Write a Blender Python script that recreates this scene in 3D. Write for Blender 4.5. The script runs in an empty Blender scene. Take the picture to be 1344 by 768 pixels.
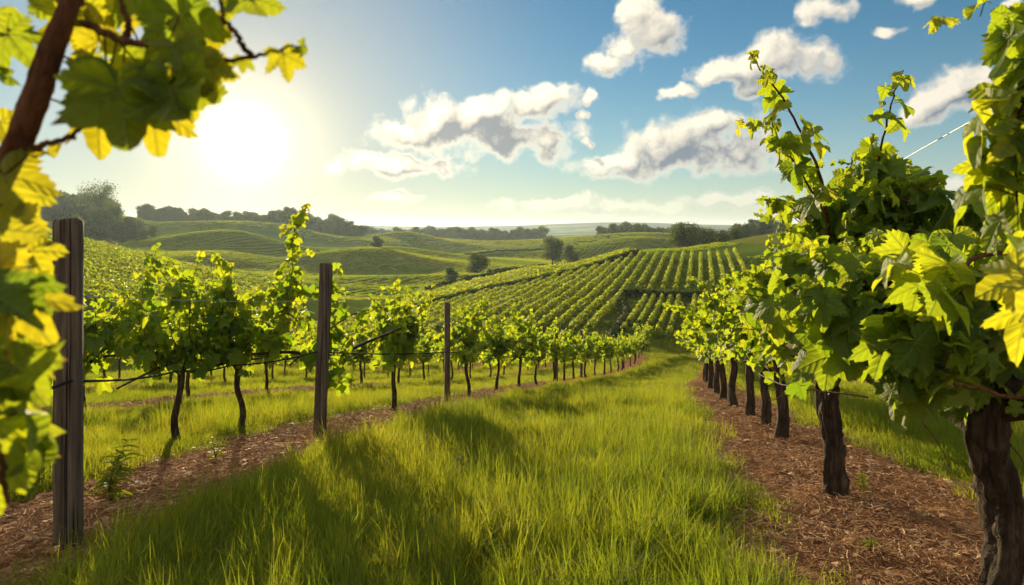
import bpy, math, random
import numpy as np
from mathutils import Vector, Matrix

# ------------------------------------------------------------------ camera, sky, sun, exposure
scn = bpy.context.scene
col = scn.collection
R = math.radians
PW, PH, FPX, HZ = 1344, 768, 896.0, 298.0

cam_d = bpy.data.cameras.new('camera')
cam = bpy.data.objects.new('camera', cam_d)
col.objects.link(cam)
cam.location = (0, 0, 0)
cam.rotation_euler = (R(90), 0, 0)
cam_d.lens = 24.0
cam_d.sensor_width = 36.0
cam_d.shift_y = -(PH / 2 - HZ) / PW
cam_d.clip_start = 0.05
cam_d.clip_end = 20000
cam_d.dof.use_dof = True
cam_d.dof.focus_distance = 9.0
cam_d.dof.aperture_fstop = 4.2
scn.camera = cam

SUN_AZ, SUN_EL = -21.4, 9.0            # degrees; azimuth from +Y towards +X
GLOW_EL = 6.6
def dirv(az, el):
    return Vector((math.sin(R(az)) * math.cos(R(el)), math.cos(R(az)) * math.cos(R(el)), math.sin(R(el))))
SUN = dirv(SUN_AZ, SUN_EL)
sun_d = bpy.data.lights.new('sun', 'SUN')
sun = bpy.data.objects.new('sun', sun_d)
col.objects.link(sun)
sun.rotation_euler = SUN.to_track_quat('Z', 'Y').to_euler()
sun_d.energy = 5.0
sun_d.angle = R(0.6)
sun_d.color = (1.0, 0.80, 0.47)

scn.view_settings.view_transform = 'Standard'
scn.view_settings.look = 'None'
scn.view_settings.gamma = 1.0
scn.view_settings.exposure = 1.06
scn.view_settings.use_curve_mapping = False
scn.render.engine = 'CYCLES'
cy = scn.cycles
cy.use_denoising = True
cy.max_bounces = 7
cy.diffuse_bounces = 4
cy.glossy_bounces = 2
cy.transmission_bounces = 4
cy.volume_bounces = 0
cy.sample_clamp_indirect = 4.0
cy.use_adaptive_sampling = True
cy.adaptive_threshold = 0.02

# ------------------------------------------------------------------ node helpers
class NT:
    def __init__(s, tree):
        s.t = tree; s.n = tree.nodes; s.l = tree.links
    def new(s, typ, **kw):
        n = s.n.new(typ)
        for k, v in kw.items(): setattr(n, k, v)
        return n
    def put(s, sock, v):
        if isinstance(v, bpy.types.NodeSocket): s.l.new(v, sock)
        elif v is not None:
            if sock.type == 'RGBA' and len(v) == 3: v = (*v, 1)
            sock.default_value = v
    def math(s, op, a, b=None, c=None, clamp=False):
        n = s.new('ShaderNodeMath', operation=op, use_clamp=clamp)
        for i, v in enumerate((a, b, c)):
            if v is not None: s.put(n.inputs[i], v)
        return n.outputs[0]
    def vmath(s, op, a, b=None, out=0, scale=None):
        n = s.new('ShaderNodeVectorMath', operation=op)
        s.put(n.inputs[0], a)
        if b is not None: s.put(n.inputs[1], b)
        if scale is not None: s.put(n.inputs['Scale'], scale)
        return n.outputs[out]
    def mix(s, f, a, b, typ='RGBA', blend='MIX', clamp=True):
        n = s.new('ShaderNodeMix', data_type=typ)
        if typ == 'RGBA': n.blend_type = blend
        n.clamp_factor = clamp
        ins = {'RGBA': (0, 6, 7, 2), 'FLOAT': (0, 2, 3, 0), 'VECTOR': (0, 4, 5, 1)}[typ]
        s.put(n.inputs[ins[0]], f); s.put(n.inputs[ins[1]], a); s.put(n.inputs[ins[2]], b)
        return n.outputs[ins[3]]
    def noise(s, vec, scale, detail=4, rough=0.5, lac=2.0, dist=0.0, out=0, dims='3D'):
        n = s.new('ShaderNodeTexNoise', noise_dimensions=dims)
        if vec is not None: s.put(n.inputs['Vector'], vec)
        n.inputs['Scale'].default_value = scale; n.inputs['Detail'].default_value = detail
        n.inputs['Roughness'].default_value = rough; n.inputs['Lacunarity'].default_value = lac
        n.inputs['Distortion'].default_value = dist
        return n.outputs[out]
    def ramp(s, f, stops, interp='LINEAR'):
        n = s.new('ShaderNodeValToRGB')
        n.color_ramp.interpolation = interp
        e = n.color_ramp.elements
        while len(e) > 1: e.remove(e[-1])
        e[0].position, e[0].color = stops[0][0], (*stops[0][1], 1)
        for p, c in stops[1:]:
            q = e.new(p); q.color = (*c, 1)
        s.put(n.inputs[0], f)
        return n.outputs[0]
    def smooth(s, x, a, b):
        n = s.new('ShaderNodeMapRange', interpolation_type='SMOOTHSTEP')
        s.put(n.inputs[0], x); s.put(n.inputs[1], a); s.put(n.inputs[2], b)
        n.inputs[3].default_value = 0; n.inputs[4].default_value = 1
        return n.outputs[0]
    def sep(s, v):
        n = s.new('ShaderNodeSeparateXYZ'); s.put(n.inputs[0], v); return n.outputs
    def comb(s, x, y, z):
        n = s.new('ShaderNodeCombineXYZ')
        for i, v in enumerate((x, y, z)): s.put(n.inputs[i], v)
        return n.outputs[0]
    def attr(s, name, out='Vector'):
        n = s.new('ShaderNodeAttribute'); n.attribute_name = name; return n.outputs[out]

def mixsh(t, f, a, b):
    n = t.new('ShaderNodeMixShader'); t.put(n.inputs[0], f); t.l.new(a, n.inputs[1]); t.l.new(b, n.inputs[2]); return n.outputs[0]

def pix_ang(px, py):
    """azimuth and elevation (degrees) of the direction that shows at a pixel"""
    u, w = (px - PW / 2) / FPX, (HZ - py) / FPX
    return math.degrees(math.atan(u)), math.degrees(math.atan2(w, math.hypot(1, u)))

# ------------------------------------------------------------------ sky with cumulus clouds
world = bpy.data.worlds.new('World')
scn.world = world
world.use_nodes = True
world.cycles.sampling_method = 'MANUAL'
world.cycles.sample_map_resolution = 1024
wt = NT(world.node_tree)
for n in list(wt.n): wt.n.remove(n)
gen = wt.new('ShaderNodeTexCoord').outputs['Generated']
sky = wt.new('ShaderNodeTexSky', sky_type='NISHITA')
sky.sun_disc = False
sky.sun_elevation = R(SUN_EL)
sky.sun_rotation = R(SUN_AZ)
sky.altitude = 0
sky.air_density = 1.0
sky.dust_density = 0.0
sky.ozone_density = 3.0

# cloud bodies as (azimuth, elevation, half width, half height) in degrees, from pixel ellipses
CL = [  # px, py, half width, half height
    (590, 168, 62, 32), (660, 178, 70, 26), (540, 176, 40, 16), (718, 132, 32, 20), (640, 150, 60, 22), (715, 188, 38, 18), (690, 140, 30, 18),
    (905, 185, 62, 36), (880, 200, 80, 26), (960, 196, 62, 28), (815, 214, 50, 14), (925, 160, 26, 16),
    (858, 40, 36, 26), (832, 16, 20, 26), (795, 82, 20, 14), (828, 60, 28, 20),
    (1015, 82, 58, 26), (1040, 70, 36, 22), (935, 98, 30, 10), (885, 122, 20, 9), (985, 118, 22, 12), (960, 90, 22, 12),
    (1255, 125, 52, 26), (1225, 140, 34, 20), (1290, 108, 34, 24), (1300, 125, 30, 18),
    (1085, 12, 26, 16), (1205, 2, 22, 10), (1332, 16, 18, 10), (1172, 40, 20, 8), (1330, 5, 14, 8),
    (775, 128, 10, 7), (765, 152, 10, 5), (770, 187, 7, 4), (525, 220, 70, 14), (520, 257, 26, 7), (1245, 246, 42, 10), (960, 262, 60, 9), (730, 268, 60, 8), (820, 272, 70, 8),
]
def cloud_group():
    g = bpy.data.node_groups.new('cloud_density', 'ShaderNodeTree')
    g.interface.new_socket('P', in_out='INPUT', socket_type='NodeSocketVector')
    g.interface.new_socket('Field', in_out='OUTPUT', socket_type='NodeSocketFloat')
    t = NT(g)
    gi = t.new('NodeGroupInput').outputs[0]
    go = t.new('NodeGroupOutput')
    wob = t.noise(gi, 0.33, 3, 0.6, out=1, dims='2D')
    wob = t.vmath('SCALE', t.vmath('SUBTRACT', wob, (0.5, 0.5, 0.5)), scale=2.2)
    p = t.vmath('ADD', gi, t.vmath('MULTIPLY', wob, (1.0, 0.8, 0)))
    best = None
    for (px, py, hw, hh) in CL:
        a, e = pix_ang(px, py)
        a1, _ = pix_ang(px + hw, py); _, e1 = pix_ang(px, py - hh)
        d = t.vmath('MULTIPLY', t.vmath('SUBTRACT', p, (a, e, 0)), (0.9 / (a1 - a), 0.9 / (e1 - e), 0))
        q = t.vmath('LENGTH', d, out=1)
        best = q if best is None else t.math('SMOOTH_MIN', best, q, 0.25)
    body = t.math('SUBTRACT', 1.0, best)
    n1 = t.noise(gi, 0.38, 6, 0.45, dims='2D')
    n2 = t.math('ABSOLUTE', t.math('SUBTRACT', t.noise(t.vmath('ADD', gi, wob), 0.55, 4, 0.55, dims='2D'), 0.5))
    f = t.math('ADD', body, t.math('MULTIPLY', t.math('SUBTRACT', n1, 0.47), 2.0))
    f = t.math('ADD', f, t.math('MULTIPLY', t.math('SUBTRACT', 0.12, n2), 0.9))
    t.put(go.inputs[0], f)
    return g
cg = cloud_group()
dx, dy, dz = wt.sep(gen)[:3]
az = wt.math('MULTIPLY', wt.math('ARCTAN2', dx, dy), 180 / math.pi)
el = wt.math('MULTIPLY', wt.math('ARCSINE', dz), 180 / math.pi)
P = wt.comb(az, el, 0.0)
def cloud_at(off):
    n = wt.new('ShaderNodeGroup'); n.node_tree = cg
    wt.put(n.inputs[0], wt.vmath('ADD', P, off)); return n.outputs[0]
c0 = cloud_at((0, 0, 0)); c1 = cloud_at((-0.7, 0.75, 0)); c2 = cloud_at((-0.9, 1.5, 0))
alpha = wt.math('POWER', wt.smooth(c0, -0.30, 0.50), 1.25)
d2 = wt.smooth(c2, -0.5, 0.95)
lit = wt.math('ADD', wt.math('SUBTRACT', 0.66, wt.math('MULTIPLY', wt.math('MULTIPLY', d2, 0.85), wt.math('SUBTRACT', 1.0, wt.math('MULTIPLY', wt.smooth(el, 9.0, 13.0), 0.75)))), wt.math('MULTIPLY', wt.math('SUBTRACT', c0, c1), 0.55), clamp=True)
edge = wt.math('SUBTRACT', 1.0, wt.smooth(c0, 0.0, 0.75))
lit = wt.math('MAXIMUM', lit, wt.math('MULTIPLY', edge, 0.85))

dot_g = wt.vmath('DOT_PRODUCT', gen, tuple(dirv(SUN_AZ, GLOW_EL)), out=1)
dotc = wt.math('MAXIMUM', dot_g, 0.0)
g1 = wt.math('MULTIPLY', wt.math('POWER', dotc, 2000.0), 1.5)
g2 = wt.math('MULTIPLY', wt.math('POWER', dotc, 230.0), 0.36)
g3 = wt.math('MULTIPLY', wt.math('POWER', dotc, 14.0), 0.05)
glow = wt.mix(1.0, wt.vmath('SCALE', (1.0, 0.93, 0.74), scale=g1), wt.vmath('SCALE', (1.0, 0.80, 0.40), scale=g2), blend='ADD')
glow = wt.mix(1.0, glow, wt.vmath('SCALE', (1.0, 0.78, 0.46), scale=g3), blend='ADD')

SKY_S = 0.05
skyc = wt.vmath('SCALE', wt.vmath('MULTIPLY', sky.outputs[0], (0.62, 1.0, 1.04)), scale=SKY_S)
near_sun = wt.math('POWER', dotc, 6.0)
c_lit = wt.mix(near_sun, (0.46, 0.42, 0.35), (0.80, 0.70, 0.50))
c_dark = wt.mix(near_sun, (0.095, 0.122, 0.155), (0.19, 0.20, 0.20))
c_col = wt.mix(lit, c_dark, c_lit)
hz = wt.math('MULTIPLY', wt.math('POWER', wt.math('SUBTRACT', 1.0, wt.math('MINIMUM', wt.math('ABSOLUTE', dz), 1.0)), 11.0), 0.82)
skyc = wt.mix(hz, skyc, wt.mix(near_sun, (0.39, 0.36, 0.305), (0.43, 0.375, 0.275)))
skyc = wt.mix(wt.math('MULTIPLY', wt.math('POWER', dotc, 26.0), 0.78), skyc, (0.36, 0.33, 0.255))
a2 = wt.math('MULTIPLY', alpha, wt.mix(wt.smooth(el, 1.0, 5.0), 0.35, 1.0, typ='FLOAT'))
base = wt.mix(a2, skyc, c_col)
final = wt.mix(1.0, base, glow, blend='ADD', clamp=False)
bg = wt.new('ShaderNodeBackground'); wt.put(bg.inputs[0], final)
# unseen bright clouds overhead and behind, added to lift the shadow fill
fill_bank = wt.smooth(wt.noise(wt.vmath('MULTIPLY', gen, (1.0, 1.0, 1.8)), 2.6, 5, 0.55), 0.42, 0.62)
fill_bank = wt.math('MULTIPLY', fill_bank, wt.math('MULTIPLY', wt.smooth(dz, 0.02, 0.15), 0.85))
sky0 = wt.mix(fill_bank, skyc, (1.0, 0.88, 0.69))
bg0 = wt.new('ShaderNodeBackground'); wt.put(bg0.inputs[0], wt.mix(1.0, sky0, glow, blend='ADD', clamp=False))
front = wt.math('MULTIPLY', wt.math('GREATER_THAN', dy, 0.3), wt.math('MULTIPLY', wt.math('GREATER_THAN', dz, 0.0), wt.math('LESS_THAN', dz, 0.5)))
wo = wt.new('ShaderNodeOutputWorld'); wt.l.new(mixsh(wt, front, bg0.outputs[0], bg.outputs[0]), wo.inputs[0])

# ------------------------------------------------------------------ tags
def tag(o, label=None, cat=None, group=None, kind=None):
    if label: o['label'] = label
    if cat: o['category'] = cat
    if group: o['group'] = group
    if kind: o['kind'] = kind
    return o
def empty(name, loc=(0, 0, 0), rz=0.0):
    o = bpy.data.objects.new(name, None); col.objects.link(o)
    o.empty_display_size = 0.1
    o.location = loc; o.rotation_euler = (0, 0, rz)
    return o
def link(name, me, parent=None):
    o = bpy.data.objects.new(name, me); col.objects.link(o)
    if parent is not None: o.parent = parent
    return o
def mesh(name, V, F, mat, attrs=None, smooth=True, matidx=None):
    """V: n x 3, F: m x 3 or m x 4 index array"""
    V = np.asarray(V, np.float32); F = np.asarray(F, np.int32)
    me = bpy.data.meshes.new(name)
    me.vertices.add(len(V)); me.vertices.foreach_set('co', V.ravel())
    k = F.shape[1]
    me.loops.add(F.size); me.loops.foreach_set('vertex_index', F.ravel())
    me.polygons.add(len(F)); me.polygons.foreach_set('loop_start', np.arange(0, F.size, k, dtype=np.int32))
    me.update(calc_edges=True)
    if smooth: me.polygons.foreach_set('use_smooth', np.ones(len(F), bool))
    for an, (typ, data) in (attrs or {}).items():
        a = me.attributes.new(an, typ, 'POINT')
        key = {'FLOAT': 'value', 'FLOAT_VECTOR': 'vector', 'FLOAT_COLOR': 'color', 'INT': 'value'}[typ]
        a.data.foreach_set(key, np.asarray(data, np.int32 if typ == 'INT' else np.float32).ravel())
    for m in (mat if isinstance(mat, (list, tuple)) else [mat]):
        if m: me.materials.append(m)
    if matidx is not None: me.polygons.foreach_set('material_index', np.asarray(matidx, np.int32))
    return me
def cat_meshes(parts):
    """parts: list of (V, F, {attr: array}) -> one (V, F, attrs)"""
    Vs, Fs, off, A = [], [], 0, {}
    for V, F, at in parts:
        Vs.append(V); Fs.append(F + off); off += len(V)
        for k, a in at.items(): A.setdefault(k, []).append(a)
    return np.concatenate(Vs), np.concatenate(Fs), {k: np.concatenate(a) for k, a in A.items()}
def copy_thing(root, loc, rz=None, scale=None):
    c = root.copy(); col.objects.link(c)
    for k in list(c.keys()):
        if k in ('label', 'group'): del c[k]
    c.location = loc
    if rz is not None: c.rotation_euler = (0, 0, rz)
    if scale is not None: c.scale = scale
    for ch in root.children:
        d = ch.copy(); col.objects.link(d); d.parent = c
        for g in ch.children:
            e = g.copy(); col.objects.link(e); e.parent = d
    return c
ORD = ['first', 'second', 'third', 'fourth', 'fifth', 'sixth', 'seventh', 'eighth', 'ninth', 'tenth', 'eleventh', 'twelfth', 'thirteenth',
       'fourteenth', 'fifteenth', 'sixteenth', 'seventeenth', 'eighteenth', 'nineteenth', 'twentieth', 'twenty-first', 'twenty-second',
       'twenty-third', 'twenty-fourth', 'twenty-fifth', 'twenty-sixth', 'twenty-seventh', 'twenty-eighth', 'twenty-ninth', 'thirtieth']

# ------------------------------------------------------------------ numpy noise
def _hash(ix, iy, seed):
    h = (ix.astype(np.int64) * 374761393 + iy.astype(np.int64) * 668265263 + seed * 1442695041) & 0xFFFFFFFF
    h = ((h ^ (h >> 13)) * 1274126177) & 0xFFFFFFFF
    return ((h ^ (h >> 16)) & 0xFFFF) / 65535.0
def vnoise(x, y, seed=0):
    x = np.asarray(x, float); y = np.asarray(y, float)
    ix, iy = np.floor(x), np.floor(y); fx, fy = x - ix, y - iy
    fx = fx * fx * (3 - 2 * fx); fy = fy * fy * (3 - 2 * fy)
    a = _hash(ix, iy, seed); b = _hash(ix + 1, iy, seed); c = _hash(ix, iy + 1, seed); d = _hash(ix + 1, iy + 1, seed)
    return (a * (1 - fx) + b * fx) * (1 - fy) + (c * (1 - fx) + d * fx) * fy
def fbm(x, y, oct=4, seed=0):
    s, a, t = 0, 1.0, 0
    for i in range(oct):
        s = s + a * vnoise(np.asarray(x) * 2 ** i, np.asarray(y) * 2 ** i, seed + i * 17); t += a; a *= 0.5
    return s / t
def sstep(x, a, b):
    t = np.clip((x - a) / (b - a), 0, 1); return t * t * (3 - 2 * t)

# ------------------------------------------------------------------ the lie of the land
_zy = np.array([-60, -20, -8, 0, 3.87, 7.5, 12.8, 23.3, 35, 45, 55, 65])
_zz = np.array([1.6, 0.2, -0.85, -1.45, -1.87, -2.36, -3.31, -5.33, -7.55, -9.05, -10.0, -10.1])
_cy = np.array([-60, 0, 3.87, 7.5, 12.8, 23.3, 37, 55, 80, 130, 400])
_cx = np.array([-3.0, -0.45, -0.1, 0.4, 1.5, 4.15, 8.2, 13.3, 20.4, 34.3, 109.0])
def _pchip(xs, ys):
    h = np.diff(xs); d = np.diff(ys) / h
    m = np.zeros(len(xs)); m[0], m[-1] = d[0], d[-1]
    for i in range(1, len(xs) - 1):
        if d[i - 1] * d[i] > 0:
            w1, w2 = 2 * h[i] + h[i - 1], h[i] + 2 * h[i - 1]
            m[i] = (w1 + w2) / (w1 / d[i - 1] + w2 / d[i])
    def f(x):
        x = np.asarray(x, float); xc = np.clip(x, xs[0], xs[-1])
        i = np.clip(np.searchsorted(xs, xc) - 1, 0, len(xs) - 2)
        t = (xc - xs[i]) / h[i]
        y = (ys[i] * (1 + 2 * t) * (1 - t) ** 2 + h[i] * m[i] * t * (1 - t) ** 2 + ys[i + 1] * t * t * (3 - 2 * t) + h[i] * m[i + 1] * t * t * (t - 1))
        return y + np.where(x < xs[0], (x - xs[0]) * m[0], 0) + np.where(x > xs[-1], (x - xs[-1]) * m[-1], 0)
    return f
z_near = _pchip(_zy, _zz)
lane = _pchip(_cy, _cx)              # x of the lane's middle at a given y

# (px, py, distance): where the ground shows in the picture, near to far
CP = []
for px in (-700, -300, 100, 400, 700, 900, 1200, 1600, 2000):
    for d in (7.5, 12.8, 18, 23.3, 30, 37):
        CP.append((px, HZ - float(z_near(d)) / d * FPX, d))
CP += [
    # valley foot and the hillside behind the lane
    (900, 461, 55), (980, 458, 55), (1200, 440, 55), (1600, 420, 55), (700, 462, 55), (560, 470, 52), (400, 468, 48), (200, 450, 45), (0, 430, 45), (-400, 400, 45), (-900, 380, 45), (2000, 400, 55),
    (905, 430, 66), (800, 430, 64), (980, 425, 66), (1200, 400, 70),
    (905, 392, 84), (980, 386, 84), (780, 398, 80), (680, 410, 74), (600, 425, 68), (1200, 362, 90), (1600, 360, 90),
    (906, 362, 104), (800, 366, 102), (960, 356, 106),
    (906, 336, 132), (960, 330, 136), (830, 338, 130), (760, 360, 116), (700, 373, 105), (640, 388, 95), (580, 402, 88),
    (1030, 304, 160), (1100, 300, 170), (1200, 302, 200), (1344, 304, 220), (1700, 300, 220),
    (970, 314, 165), (900, 326, 165), (830, 331, 160), (760, 352, 146), (700, 357, 138), (600, 384, 108),
    # the land falling away behind that ridge
    (900, 330, 205), (1000, 316, 215), (830, 346, 215), (727, 343, 270), (660, 350, 230), (700, 362, 180), (625, 363, 190), (590, 376, 160), (540, 388, 130),
    (790, 343, 290), (830, 318, 350), (780, 322, 370), (870, 317, 370), (720, 330, 390), (640, 330, 400), (560, 332, 390),
    (1000, 318, 330), (1250, 306, 400), (1600, 305, 400),
    # the mound left of middle
    (495, 330, 262), (440, 340, 240), (400, 345, 232), (380, 352, 225), (560, 345, 240), (600, 350, 230), (450, 372, 180), (500, 382, 165), (400, 388, 140), (560, 372, 180), (640, 345, 250),
    (450, 395, 110), (500, 402, 105), (380, 405, 85), (330, 392, 90), (495, 340, 330),
    # left slope
    (70, 310, 150), (130, 326, 130), (200, 348, 115), (260, 364, 105), (320, 378, 98), (370, 386, 92), (100, 360, 85), (200, 385, 78), (0, 340, 85), (-100, 300, 140), (-400, 270, 140), (-900, 250, 140), (0, 380, 62), (-300, 330, 70),
    (300, 396, 75),
    # dunes
    (200, 352, 190), (280, 352, 190), (350, 354, 200), (300, 325, 250), (240, 318, 262), (190, 319, 270), (360, 340, 255), (320, 318, 285), (400, 335, 290), (200, 322, 330), (280, 318, 335), (340, 318, 345),
    (220, 300, 400), (290, 302, 420), (350, 310, 420), (420, 322, 420), (160, 297, 390), (70, 297, 360), (-100, 290, 360), (-500, 285, 360),
    (130, 280, 430), (60, 276, 420), (250, 296, 470), (330, 298, 480), (380, 292, 500), (430, 305, 480), (470, 318, 470), (-300, 270, 450),
    (540, 318, 420), (515, 326, 380), (580, 326, 430),
    (250, 303, 640), (400, 312, 640), (0, 298, 640),
    # far plain and hills
    (480, 320, 700), (600, 320, 700), (720, 319, 700), (660, 324, 520), (800, 316, 540), (900, 316, 540), (1030, 311, 560), (1250, 309, 560), (1600, 308, 600), (-300, 300, 700), (100, 306, 800),
    (200, 308, 1300), (500, 311, 1300), (750, 311, 1300), (1000, 309, 1300), (1300, 308, 1300), (1700, 308, 1300), (-300, 308, 1300),
    (470, 304, 2300), (700, 306, 2300), (900, 305, 2300), (1250, 304, 2300), (1700, 304, 2300), (0, 304, 2300), (-400, 304, 2300),
    (470, 296, 3100), (560, 298, 3100), (640, 297, 3100), (720, 294.5, 3100), (800, 292, 3100), (860, 293, 3100), (940, 296, 3100), (1000, 296, 3100), (1250, 296, 3100), (1700, 294, 3100), (100, 294, 3100), (-400, 294, 3100),
    (300, 302, 4300), (700, 302, 4300), (1100, 302, 4300), (1700, 302, 4300), (-400, 302, 4300),
]
_cp = np.array(CP, float)
_u = (_cp[:, 0] - PW / 2) / FPX
_A = np.stack([np.arctan(_u) * 2.6, np.log(_cp[:, 2] * np.hypot(1, _u))], 1)
_q = (HZ - _cp[:, 1]) / FPX / np.hypot(1, _u)
def _kern(a, b):
    r2 = ((a[:, None, :] - b[None, :, :]) ** 2).sum(-1)
    return np.where(r2 > 1e-12, 0.5 * r2 * np.log(np.maximum(r2, 1e-12)), 0)
_n = len(_A)
_M = np.zeros((_n + 3, _n + 3))
_M[:_n, :_n] = _kern(_A, _A) + np.eye(_n) * 0.002
_M[:_n, _n] = 1; _M[:_n, _n + 1:] = _A; _M[_n, :_n] = 1; _M[_n + 1:, :_n] = _A.T
_w = np.linalg.solve(_M, np.concatenate([_q, np.zeros(3)]))
# rounded knolls and folds of the middle country: px column, distance, height, half width across, half depth, turn (degrees)
KNOLLS = [(250, 205, 3.0, 34, 16, 14), (330, 275, 5.5, 42, 20, 10), (215, 300, 4.0, 40, 18, -12), (300, 375, 6.5, 60, 26, 8), (400, 400, 7.0, 60, 30, -10), (180, 350, 5.0, 50, 25, 0), (465, 235, 4.2, 40, 20, 12), (545, 285, 3.5, 36, 18, -14), (545, 440, 6.0, 42, 24, 6),
          (640, 330, 3.0, 60, 22, 8), (670, 480, 5.0, 80, 30, -5), (590, 560, 5.0, 70, 35, 5), (835, 330, 4.5, 36, 24, 10), (770, 440, 4.0, 60, 30, -8), (920, 420, 4.0, 60, 30, 0), (400, 150, 2.0, 30, 14, 8), (520, 175, 2.2, 28, 13, 12)]
def knolls(x, y):
    z = 0
    for px, d, h, a, b, turn in KNOLLS:
        cx = (px - PW / 2) / FPX * d; c, s_ = math.cos(math.radians(turn)), math.sin(math.radians(turn))
        u, v = (x - cx) * c + (y - d) * s_, -(x - cx) * s_ + (y - d) * c
        v = np.where(v > 0, v / (b * 1.5), v / (b * 0.8))        # steeper on the near side
        z = z + h * np.exp(-(u / a) ** 2 - v ** 2)
    return z
def gz(x, y):
    x = np.asarray(x, float); y = np.asarray(y, float); sh = np.broadcast(x, y).shape
    x = np.broadcast_to(x, sh).ravel(); y = np.broadcast_to(y, sh).ravel()
    out = np.empty(len(x))
    for s in range(0, len(x), 20000):
        xx, yy = x[s:s + 20000], y[s:s + 20000]
        r = np.hypot(xx, yy); th = np.clip(np.arctan2(xx, np.maximum(yy, 1e-6)), -1.1, 1.1)
        rc = np.clip(r, 7.0, 4500)
        B = np.stack([th * 2.6, np.log(rc)], 1)
        q = _kern(B, _A) @ _w[:_n] + _w[_n] + B @ _w[_n + 1:]
        zf = np.clip(q * r + knolls(xx, yy) - 1.2 * sstep(r, 170, 240) * (1 - sstep(r, 500, 650)), -60, 26)
        zn = z_near(yy)
        k = sstep(r, 9, 24) * sstep(yy, -2, 9)
        back = sstep(yy, -60, -5)
        zn = np.where(yy < 0, zn * back + 1.6 * (1 - back), zn)
        far_side = (1 - sstep(yy, -40, 9)) * sstep(r, 60, 300)
        z = zn * (1 - k) + zf * k
        out[s:s + 20000] = z * (1 - far_side) + (-2.0) * far_side
    return out.reshape(sh)
def g1(x, y): return float(gz(np.array([x]), np.array([y]))[0])
def lx(y): return float(lane(y))
def at(px, py, d): return Vector(((px - PW / 2) / FPX * d, d, (HZ - py) / FPX * d))
def hit(px, d):
    """ground point at forward distance d on the bearing of a pixel column"""
    x = (px - PW / 2) / FPX * d
    return Vector((x, d, g1(x, d)))

# ------------------------------------------------------------------ materials
def material(name):
    m = bpy.data.materials.new(name); m.use_nodes = True
    for n in list(m.node_tree.nodes): m.node_tree.nodes.remove(n)
    t = NT(m.node_tree)
    t.out = t.new('ShaderNodeOutputMaterial')
    return m, t
def principled(t, color, rough=0.8, spec=0.3, normal=None):
    p = t.new('ShaderNodeBsdfPrincipled')
    t.put(p.inputs['Base Color'], color); t.put(p.inputs['Roughness'], rough)
    p.inputs['Specular IOR Level'].default_value = spec
    if normal is not None: t.l.new(normal, p.inputs['Normal'])
    return p.outputs[0]
def bump(t, h, dist=0.02, strength=0.6):
    n = t.new('ShaderNodeBump'); t.put(n.inputs['Height'], h)
    n.inputs['Distance'].default_value = dist; n.inputs['Strength'].default_value = strength
    return n.outputs[0]
def translucent(t, color, normal=None):
    n = t.new('ShaderNodeBsdfTranslucent'); t.put(n.inputs[0], color)
    if normal is not None: t.l.new(normal, n.inputs['Normal'])
    return n.outputs[0]

def leaf_material(name, fronts, backs, thru=0.5, veins=False, rough=0.58, spec=0.22):
    """fronts / backs: colours along the per-leaf random value, for reflected and for transmitted light"""
    m, t = material(name)
    lp = t.attr('lp'); x, y, rnd = t.sep(lp)[:3]
    k = len(fronts) - 1
    f = t.ramp(rnd, [(i / k, c) for i, c in enumerate(fronts)])
    b = t.ramp(rnd, [(i / k, c) for i, c in enumerate(backs)])
    nrm = None
    if veins:
        best = None; along_best = None
        for a in (0.0, 55.0, -55.0, 112.0, -112.0):
            ca, sa = math.cos(R(a)), math.sin(R(a))
            al = t.math('ADD', t.math('MULTIPLY', x, ca), t.math('MULTIPLY', y, sa))
            pe = t.math('ABSOLUTE', t.math('SUBTRACT', t.math('MULTIPLY', y, ca), t.math('MULTIPLY', x, sa)))
            pe = t.math('ADD', pe, t.math('MULTIPLY', t.math('LESS_THAN', al, 0.0), 9.0))
            if best is None: best, along_best = pe, al
            else:
                lt = t.math('LESS_THAN', pe, best)
                along_best = t.mix(lt, along_best, al, typ='FLOAT'); best = t.math('MINIMUM', best, pe)
        main = t.math('SUBTRACT', 1.0, t.smooth(best, 0.006, 0.03))
        sec = t.math('SINE', t.math('MULTIPLY', t.math('SUBTRACT', along_best, t.math('MULTIPLY', best, 0.9)), 42.0))
        secm = t.math('MULTIPLY', t.smooth(sec, 0.80, 0.99), t.math('SUBTRACT', 1.0, t.smooth(best, 0.05, 0.32)))
        v = t.math('MAXIMUM', main, t.math('MULTIPLY', secm, 0.5))
        f = t.mix(t.math('MULTIPLY', v, 0.55), f, (0.22, 0.26, 0.07))
        b = t.mix(t.math('MULTIPLY', v, 0.45), b, (0.20, 0.22, 0.03))
        puff = t.math('SUBTRACT', t.math('MULTIPLY', sec, 0.35), t.math('MULTIPLY', v, 1.0))
        nrm = bump(t, puff, 0.006, 0.55)
        nz = t.noise(lp, 3.2, 4)
        rad = t.math('SQRT', t.math('ADD', t.math('MULTIPLY', x, x), t.math('MULTIPLY', y, y)))
        spot = t.math('ADD', t.noise(t.vmath('ADD', lp, t.comb(0, 0, t.math('MULTIPLY', rnd, 37.0))), 4.5, 5, 0.6), t.math('MULTIPLY', rad, 0.22))
        brown = t.math('MULTIPLY', t.smooth(spot, 0.74, 0.82), t.math('GREATER_THAN', t.math('FRACT', t.math('MULTIPLY', rnd, 53.0)), 0.55))
        f = t.mix(t.math('MULTIPLY', brown, 0.8), f, (0.13, 0.075, 0.025)); b = t.mix(t.math('MULTIPLY', brown, 0.8), b, (0.20, 0.09, 0.02))
        f = t.mix(t.math('MULTIPLY', t.smooth(nz, 0.5, 0.8), 0.5), f, t.mix(1.0, f, (1.5, 1.35, 0.9), blend='MULTIPLY', clamp=False))
    pr = principled(t, f, rough, spec, nrm)
    tr = translucent(t, b, nrm)
    t.l.new(mixsh(t, thru, pr, tr), t.out.inputs[0])
    return m

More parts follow.
